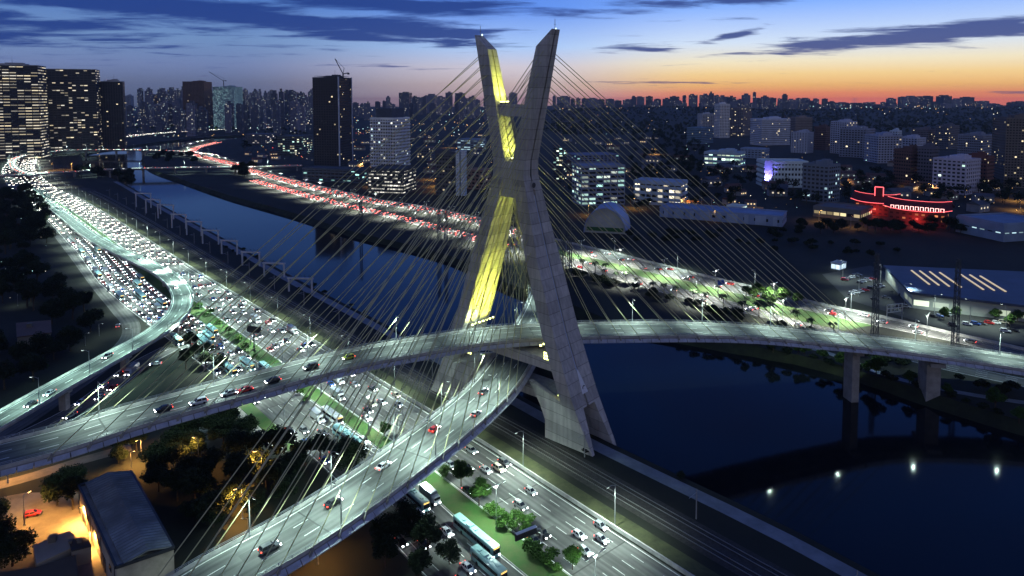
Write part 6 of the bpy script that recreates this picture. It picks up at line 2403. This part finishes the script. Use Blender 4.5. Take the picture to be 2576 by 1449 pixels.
pylon(2200, 846, 640, 'slim dark power pylon behind the right deck, the left of two by the car park')
pylon(2402, 874, 656, 'slim dark power pylon behind the right deck, the right of two by the car park')
pylon(1105, 622, 512, 'slim pylon on the far bank just left of the far mast leg')
pylon(1122, 628, 520, 'second slim pylon close to the one left of the far mast leg')
pylon(1416, 700, 540, 'slim pylon on the far bank just right of the near mast leg')
pylon(1432, 695, 552, 'second slim pylon right of the near mast leg')
pylon(908, 560, 436, 'slim pylon on the far bank below the tall dark tower')
pylon(165, 462, 340, 'dark lattice pylon by the bend of the left highway, left of two')
pylon(205, 448, 345, 'dark lattice pylon by the bend of the left highway, right of two')

out = []
cp = empty('catenary_mast', (0, 0, -500))
m = MB()
m.tube([(0, 0, 0), (0, 0, 8.5)], [0.2, 0.13], 6)
m.build('post', pmat((0.3, 0.3, 0.3), 'mast_paint'), cp)
m = MB()
m.tube([(0, 0, 7.6), (0, 3.4, 7.2)], 0.07, 5)
m.tube([(0, 0, 6.2), (0, 2.4, 7.2)], 0.05, 5)
m.build('arm', M['steel'], cp)
protos.append(register(cp))
s = 20.0
while s < sF:
    t = BASE.tan(s)
    out.append(dup(cp, BASE.off(s, RAIL_O(s) - 7.0), math.atan2(t.y, t.x)))
    s += 42
label_row(out, 'thin catenary mast beside the railway on the left bank, {} from the left', 'mast', 'railway masts')
# billboard in the median and overhead message board
b = P(640, 884, 0.1)
e = empty('billboard', b, -0.35)
tag(e, 'dark billboard on a single post in the highway median', 'billboard')
m = MB()
m.cyl((0, 0, 4.5), 0.3, 9, 10)
m.build('post', M['darksteel'], e)
m = MB()
m.box((0, 0, 10.2), (7.5, 0.5, 2.8))
m.build('panel', M['darkline'], e)
m = MB()
for i in range(6):
    m.box((-3 + i * 1.2, -0.5, 11.9), (0.2, 0.7, 0.2))
m.build('lamp_arms', M['darksteel'], e)
b = P(1362, 1392, 0.1)
e = empty('message_board', b, 0.55)
tag(e, 'dark overhead message board on a curved post above the local highway', 'sign')
m = MB()
m.tube([(0, 0, 0), (0, 0, 5.6), (-0.5, 0, 6.6), (-1.6, 0, 7.0), (-7.6, 0, 7.0)], 0.22, 8)
m.build('post', M['steel'], e)
m = MB()
m.box((-4.9, -0.35, 7.1), (6.2, 0.4, 1.7))
m.build('panel', M['darkline'], e)
m = MB()
m.box((-4.9, -0.5, 8.1), (6.0, 0.9, 0.14))
m.build('walkway', M['white'], e)
b = P(1806, 745, 0.1)
e = empty('road_sign', b, 0.3)
tag(e, 'blue road sign on a tall post in the far bank lawn', 'sign')
m = MB()
m.cyl((0, 0, 4.5), 0.18, 9, 8)
m.build('post', M['steel'], e)
m = MB()
m.box((1.8, -0.2, 8.0), (4.2, 0.2, 2.8))
m.build('panel', pmat((0.02, 0.06, 0.4)), e)
b = P(2250, 806, 0.1)
e = empty('sign_gantry', b, 0.3)
tag(e, 'pale open sign frame beside the far bank highway near the car park', 'sign')
for x in (-5, 5):
    m = MB()
    m.beam((x, 0, 0), (x, 0, 8.5), 0.35)
    m.build('post', M['steel'], e)
m = MB()
for z in (4.5, 6.5, 8.5):
    m.beam((-5, 0, z), (5, 0, z), 0.3)
for x in (-2.5, 0, 2.5):
    m.beam((x, 0, 4.5), (x, 0, 8.5), 0.25)
m.build('frame', pmat((0.5, 0.52, 0.5)), e)


def crane(px, yb_z, D, mast_h, label, jib, ang):
    p = PD(px, yb_z, D)
    e = empty('construction_crane', p, ang)
    tag(e, label, 'crane', 'construction cranes')
    m = MB()
    m.beam((0, 0, -6), (0, 0, mast_h), 2.2)
    m.build('mast', M['pylon'], e)
    m = MB()
    m.beam((0, 0, mast_h), (-jib[0], 0, mast_h + jib[1]), 1.4)
    m.build('jib', M['pylon'], e)
    m = MB()
    m.beam((0, 0, mast_h), (9, 0, mast_h + 2), 1.6)
    m.box((9, 0, mast_h + 0.5), (3.5, 2.5, 3))
    m.build('counterweight', M['pylon'], e)
    m = MB()
    m.beam((0, 0, mast_h), (2, 0, mast_h + 10), 0.9)
    m.beam((2, 0, mast_h + 10), (-jib[0], 0, mast_h + jib[1]), 0.5)
    m.build('tie_frame', M['pylon'], e)


crane(563, 225, 2560, 32, 'luffing crane above the teal tower under construction', (52, 34), 0.1)
crane(863, 192, 1160, 4, 'small luffing crane on the roof of the tall dark tower', (13, 26), 0.2)

# ------------------------------------------------------------------ yard at the lower left
mb = MB()
yard = [P(*q, z=0.03) for q in ((-60, 1262), (60, 1240), (215, 1235), (300, 1470), (-60, 1470))]
mb.face(yard[::-1])
if mb and (yard[1] - yard[0]).cross(yard[2] - yard[0]).z > 0:
    mb.f = [tuple(reversed(f)) for f in mb.f]
tag(mb.build('yard', mat('worn_paving', (0.17, 0.15, 0.13), 0.9, 0.35, 0.12)), kind='structure')
mb = MB()
pv = Path([P(-60, 1235), P(60, 1205), P(200, 1160), P(330, 1125)], 5)
ribbon(mb, pv, -2.6, 2.6, 0, pv.L, 0.04)
tag(mb.build('lane', mat('dusty_lane', (0.14, 0.12, 0.10), 0.9, 0.3, 0.2)), kind='structure')
mb = MB()
gp = Path([P(560, 1000), P(600, 1035), P(650, 1085), P(712, 1140)], 4)
ribbon(mb, gp, 1.6, 6.2, 0, gp.L, 0.05)
tag(mb.build('grass_strip', M['grass']), kind='structure')
mb = MB()
ribbon(mb, gp, -1.2, 1.4, 0, gp.L, 0.05)
tag(mb.build('footpath', mat('gravel_path', (0.3, 0.28, 0.25), 0.9, 0.2, 0.5)), kind='structure')


def depot():
    z = 8.0
    c = [P(*q, z=z) for q in ((198, 1219), (330, 1183), (437, 1375), (292, 1424))]
    r_ = [P(*q, z=z) for q in ((214, 1215), (327, 1184), (434, 1374), (311, 1418))]
    ctr = sum(c, Vector()) / 4
    e = empty('depot_building', (ctr.x, ctr.y, 0))
    tag(e, 'long depot with a blue-grey ribbed metal roof at the lower left', 'building')
    L = lambda q: [(p.x - ctr.x, p.y - ctr.y) for p in q]
    mb = MB()
    mb.prism(L(c), 0, z - 0.6)
    mb.build('wall', mat('plaster_wall', (0.42, 0.37, 0.3), 0.85, 0.25, 0.2), e)
    cw = L(c)
    for i, (t0, wd, hh, zz, nm) in enumerate(((0.12, 2.4, 2.6, 0.0, 'door'), (0.27, 2.0, 1.2, 3.6, 'window'), (0.42, 2.0, 1.2, 3.6, 'window'), (0.57, 2.0, 1.2, 3.6, 'window'), (0.7, 3.4, 3.4, 0.0, 'door'), (0.86, 2.0, 1.2, 3.6, 'window'))):
        a, b = Vector((*cw[0], 0)), Vector((*cw[3], 0))
        q_ = a.lerp(b, t0)
        mb = MB()
        mb.box((q_.x, q_.y, zz + hh / 2 + 0.02), (wd, 0.3, hh), math.atan2((b - a).y, (b - a).x))
        mb.build(nm, M['darksteel'] if nm == 'door' else M['carglass'], e)
    for t0 in (0.02, 0.35, 0.64, 0.97):
        q_ = Vector((*cw[0], 0)).lerp(Vector((*cw[3], 0)), t0)
        mb = MB()
        mb.tube([(q_.x - 0.15, q_.y - 0.05, 0), (q_.x - 0.15, q_.y - 0.05, z - 0.6)], 0.09, 6)
        mb.build('downpipe', M['darksteel'], e)
    # shallow pitched roof with ribs
    q = L(r_)
    mid0 = ((q[0][0] + q[1][0]) / 2, (q[0][1] + q[1][1]) / 2)
    mid1 = ((q[2][0] + q[3][0]) / 2, (q[2][1] + q[3][1]) / 2)
    mb = MB()
    for a, b, c_, d_ in ((q[0], mid0, mid1, q[3]), (mid0, q[1], q[2], mid1)):
        za, zb = (z, z + 1.2) if a is q[0] else (z + 1.2, z)
        f = [(*a, za), (*b, zb), (*c_, zb), (*d_, za)]
        f2 = [(x, y, w - 0.3) for x, y, w in f]
        mb.loft([f2, f])
    ro = mb.build('roof', mat('blue_metal_roof', (0.27, 0.29, 0.29), 0.9, 0.35, 0.15, spec=0.15), e)
    mb = MB()
    n = 34
    for i in range(n + 1):
        t = i / n
        a = Vector((*q[0], z + 0.06)).lerp(Vector((*q[3], z + 0.06)), t)
        m_ = Vector((*mid0, z + 1.26)).lerp(Vector((*mid1, z + 1.26)), t)
        b = Vector((*q[1], z + 0.06)).lerp(Vector((*q[2], z + 0.06)), t)
        mb.beam(a, m_, 0.12, 0.1)
        mb.beam(m_, b, 0.12, 0.1)
    mb.build('roof_ribs', mat('roof_rib_metal', (0.16, 0.18, 0.19), 0.6, 0.1, 0.2), ro)
    mb = MB()
    cc = L(c)
    for i in range(4):
        a, b = cc[i], cc[(i + 1) % 4]
        mb.beam((*a, z - 0.3), (*b, z - 0.3), 0.5, 0.7)
    mb.build('gutter', M['darksteel'], e)


depot()


def flat_shed(poly, z, name, label, colr, extra):
    c = [P(*q, z=z) for q in poly]
    ctr = sum(c, Vector()) / len(c)
    e = empty(name, (ctr.x, ctr.y, 0))
    tag(e, label, 'shed')
    loc = [(p.x - ctr.x, p.y - ctr.y) for p in c]
    mb = MB()
    mb.prism([(x * 0.97, y * 0.97) for x, y in loc], 0, z - 0.35)
    mb.build('wall', pmat((0.3, 0.26, 0.2), 'shed_wall'), e)
    mb = MB()
    mb.prism(loc, z - 0.35, z)
    mb.build('roof', pmat(colr, 'shed_roof'), e)
    for i, (fx, fy, sx, sy, sz) in enumerate(extra):
        mb = MB()
        mb.box((loc[0][0] * (1 - fx) + loc[2][0] * fx, loc[0][1] * (1 - fy) + loc[2][1] * fy, z + sz / 2), (sx, sy, sz), 0.3)
        mb.box((loc[0][0] * (1 - fx) + loc[2][0] * fx, loc[0][1] * (1 - fy) + loc[2][1] * fy, z + sz + 0.05), (sx + 0.3, sy + 0.3, 0.1), 0.3)
        mb.build('roof_hatch', pmat((0.16, 0.14, 0.11), 'hatch'), e)
    return e


flat_shed([(82, 1372), (175, 1334), (192, 1352), (180, 1378), (92, 1418)], 4.0, 'flat_roof_shed', 'low tan flat-roofed shed lit orange in the lower left yard', (0.38, 0.32, 0.24), [(0.45, 0.5, 1.6, 1.3, 1.5)])
flat_shed([(172, 1357), (218, 1349), (230, 1372), (180, 1385)], 4.4, 'dark_shed', 'small dark shed between the tan roof and the depot wall', (0.05, 0.045, 0.04), [(0.5, 0.5, 0.9, 0.7, 0.8), (0.2, 0.6, 0.6, 0.6, 0.6)])
flat_shed([(0, 1440), (100, 1425), (190, 1395), (200, 1470), (0, 1480)], 3.4, 'flat_roof_shed', 'brown low roof at the bottom edge below the tan shed', (0.1, 0.075, 0.05), [])
flat_shed([(40, 812), (128, 805), (130, 836), (42, 848)], 7, 'brown_roof_building', 'brown flat-roofed building with a lit front in the dark left grove', (0.16, 0.09, 0.06), [(0.4, 0.4, 2, 2, 1.5)])
out = []
for px, py, wt, colr, h in ((62, 1322, 13000, WARM, 1.05), (214, 1322, 30000, WARM, 0.62), (228, 1380, 16000, WARM, 0.6), (356, 1160, 14000, WARM, 0.9), (660, 1216, 18000, WARM, 1.25), (610, 1305, 20000, WARM, 1.1), (330, 1175, 8000, WARM, 0.6), (800, 1420, 6000, WARM, 0.9), (20, 1215, 12000, WARM, 1.0), (500, 1180, 9000, WARM, 1.2)):
    o = dup(pd, P(px, py, 0), rt.uniform(0, 6.28), h)
    for c in o.children:
        if c.type == 'LIGHT':
            c.data = c.data.copy()
            c.data.energy = wt
            c.data.spot_size = R(165)
    out.append(o)
label_row(out, 'orange sodium lamp in the dark grounds at the lower left, {} from the left', 'street lamp', 'orange lamps at the lower left')
out = []
lot_l = []
for px, py in ((2160, 745), (2215, 712), (2275, 765), (2350, 795), (2440, 815), (2530, 830), (2120, 700), (100, 862), (75, 850), (215, 870), (250, 845), (20, 700), (45, 770), (720, 1352), (625, 1360)):
    o = dup(pc, P(px, py, 0), rt.uniform(0, 6.28), 0.5)
    for c in o.children:
        if c.type == 'LIGHT':
            c.data = c.data.copy()
            c.data.energy = 900 if px < 1000 else 9000
    if px > 1000:
        o.scale = (1, 1, 1)
        tag(o, 'white lamp post in the superstore car park, %s listed from its top' % nth(len(lot_l) + 1), 'street lamp', 'lamps in the car park')
        lot_l.append(o)
    else:
        out.append(o)
label_row(lot_l, 'white lamp post in the superstore car park, {} from the left', 'street lamp', 'lamps in the car park')
label_row(out, 'short white lamp in the dark left grounds, {} from the left', 'street lamp', 'white lamps in the left grounds')
b = P(495, 1062, 0)
e = empty('floodlight_mast', b, 0)
tag(e, 'blue-white floodlights on a fence below the upper deck', 'floodlight')
m = MB()
for x in (-1.5, 1.5):
    m.beam((x, 0, 0), (x, 0, 2.6), 0.18)
m.beam((-2, 0, 2.6), (2, 0, 2.6), 0.18)
m.build('frame', M['steel'], e)
for i in range(4):
    m = MB()
    m.box((-1.5 + i, -0.25, 2.9), (0.6, 0.4, 0.45))
    m.build('lamp_head', mat('blue_white_lamp', (0.8, 0.9, 1), 0.3, 0, emit=(0.6, 0.92, 1.0), es=18), e)
spot('flood_beam', b + Vector((0, -0.6, 2.9)), b + Vector((2, -8, 0)), 2600, (0.6, 0.92, 1.0), 140, 1, 0.3, e)
far_grove([(1590, 340), (1760, 350), (1790, 420), (1700, 455), (1580, 440)], 70, 1.0, 1.8, 12)
grove([(1440, 610), (1640, 585), (1990, 582), (2060, 600), (2300, 625), (2200, 650), (2000, 640), (1700, 612)], 40, DSHRUB, 'dark shrub at the edge of the unlit field, {} from the left', 'shrubs in the dark field', 0.9, 1.7, 6, 'shrub')
grove([(2000, 575), (2400, 570), (2430, 590), (2000, 590)], 30, DARKT, 'dark tree along the far side of the unlit field, {} from the left', 'trees behind the dark field', 0.6, 1.0, 7)
tag(FAR_TREES.build('distant_trees', [M['leaf_dark'], M['bark']]), 'dark masses of trees among the far buildings beyond the river', 'trees', kind='stuff')
# low fence between grounds and highway
mb = MB()
wall_along(mb, SIDE, 5.0, 10, SIDE.L * 0.62, 0.25, 1.5)
tag(mb.build('boundary_wall', M['barrier']), 'low pale wall between the dark grove and the side road', 'wall')

# small houses scattered over the far districts
hm = [[mat('house_wall', c, 0.85, 0.15, 0.3), mat('house_roof', r_, 0.85, 0.25, 0.3), mat('house_window', (0.3, 0.25, 0.15), 0.4, 0, emit=l_, es=e_)] for c, r_, l_, e_ in (((0.3, 0.3, 0.32), (0.12, 0.06, 0.045), (1, 0.7, 0.35), 1.4), ((0.22, 0.24, 0.28), (0.08, 0.09, 0.11), (1, 0.85, 0.6), 0.9), ((0.35, 0.3, 0.26), (0.14, 0.075, 0.055), (0.8, 1, 0.95), 0.5))]


def house_proto(k):
    w, d, h = ((13, 9, 5.5), (18, 11, 7), (24, 12, 6))[k]
    mb = MB()
    mb.box((0, 0, h / 2), (w, d, h))
    mb.loft([[(-w / 2 - 0.6, -d / 2 - 0.6, h + 0.02), (-w / 2 - 0.6, d / 2 + 0.6, h + 0.02), (-w / 2 - 0.6, 0, h + d * 0.28)], [(w / 2 + 0.6, -d / 2 - 0.6, h + 0.02), (w / 2 + 0.6, d / 2 + 0.6, h + 0.02), (w / 2 + 0.6, 0, h + d * 0.28)]], 1)
    for i in range(3):
        mb.box((-w * 0.3 + i * w * 0.3, -d / 2 - 0.03, h * 0.55), (1.6, 0.14, 1.5), mi=2)
    o = mb.build('house', hm[k])
    o.location.z = -500
    protos.append(o)
    return o


HP = [house_proto(k) for k in range(3)]
out = []
for x0, x1, y0, y1, n in ((885, 1240, 340, 440, 34), (1400, 1720, 345, 455, 26), (1740, 1960, 425, 520, 20), (2100, 2560, 410, 545, 34), (620, 760, 385, 420, 6)):
    for i in range(n):
        p = P(rt.uniform(x0, x1), rt.uniform(y0, y1))
        o = rt.choice(HP).copy()
        COL.objects.link(o)
        o.location = p
        s = rt.uniform(0.8, 1.3)
        o.scale = (s, s, s)
        o.rotation_euler = (0, 0, rt.uniform(-0.7, 0.7))
        out.append(o)
label_row(out, 'small pitched-roof house in the far low-rise district, {} from the left', 'house', 'small houses beyond the river')
#@@END
for p_ in protos:
    for c in list(p_.children):
        for d in list(c.children):
            bpy.data.objects.remove(d)
        bpy.data.objects.remove(c)
    bpy.data.objects.remove(p_)
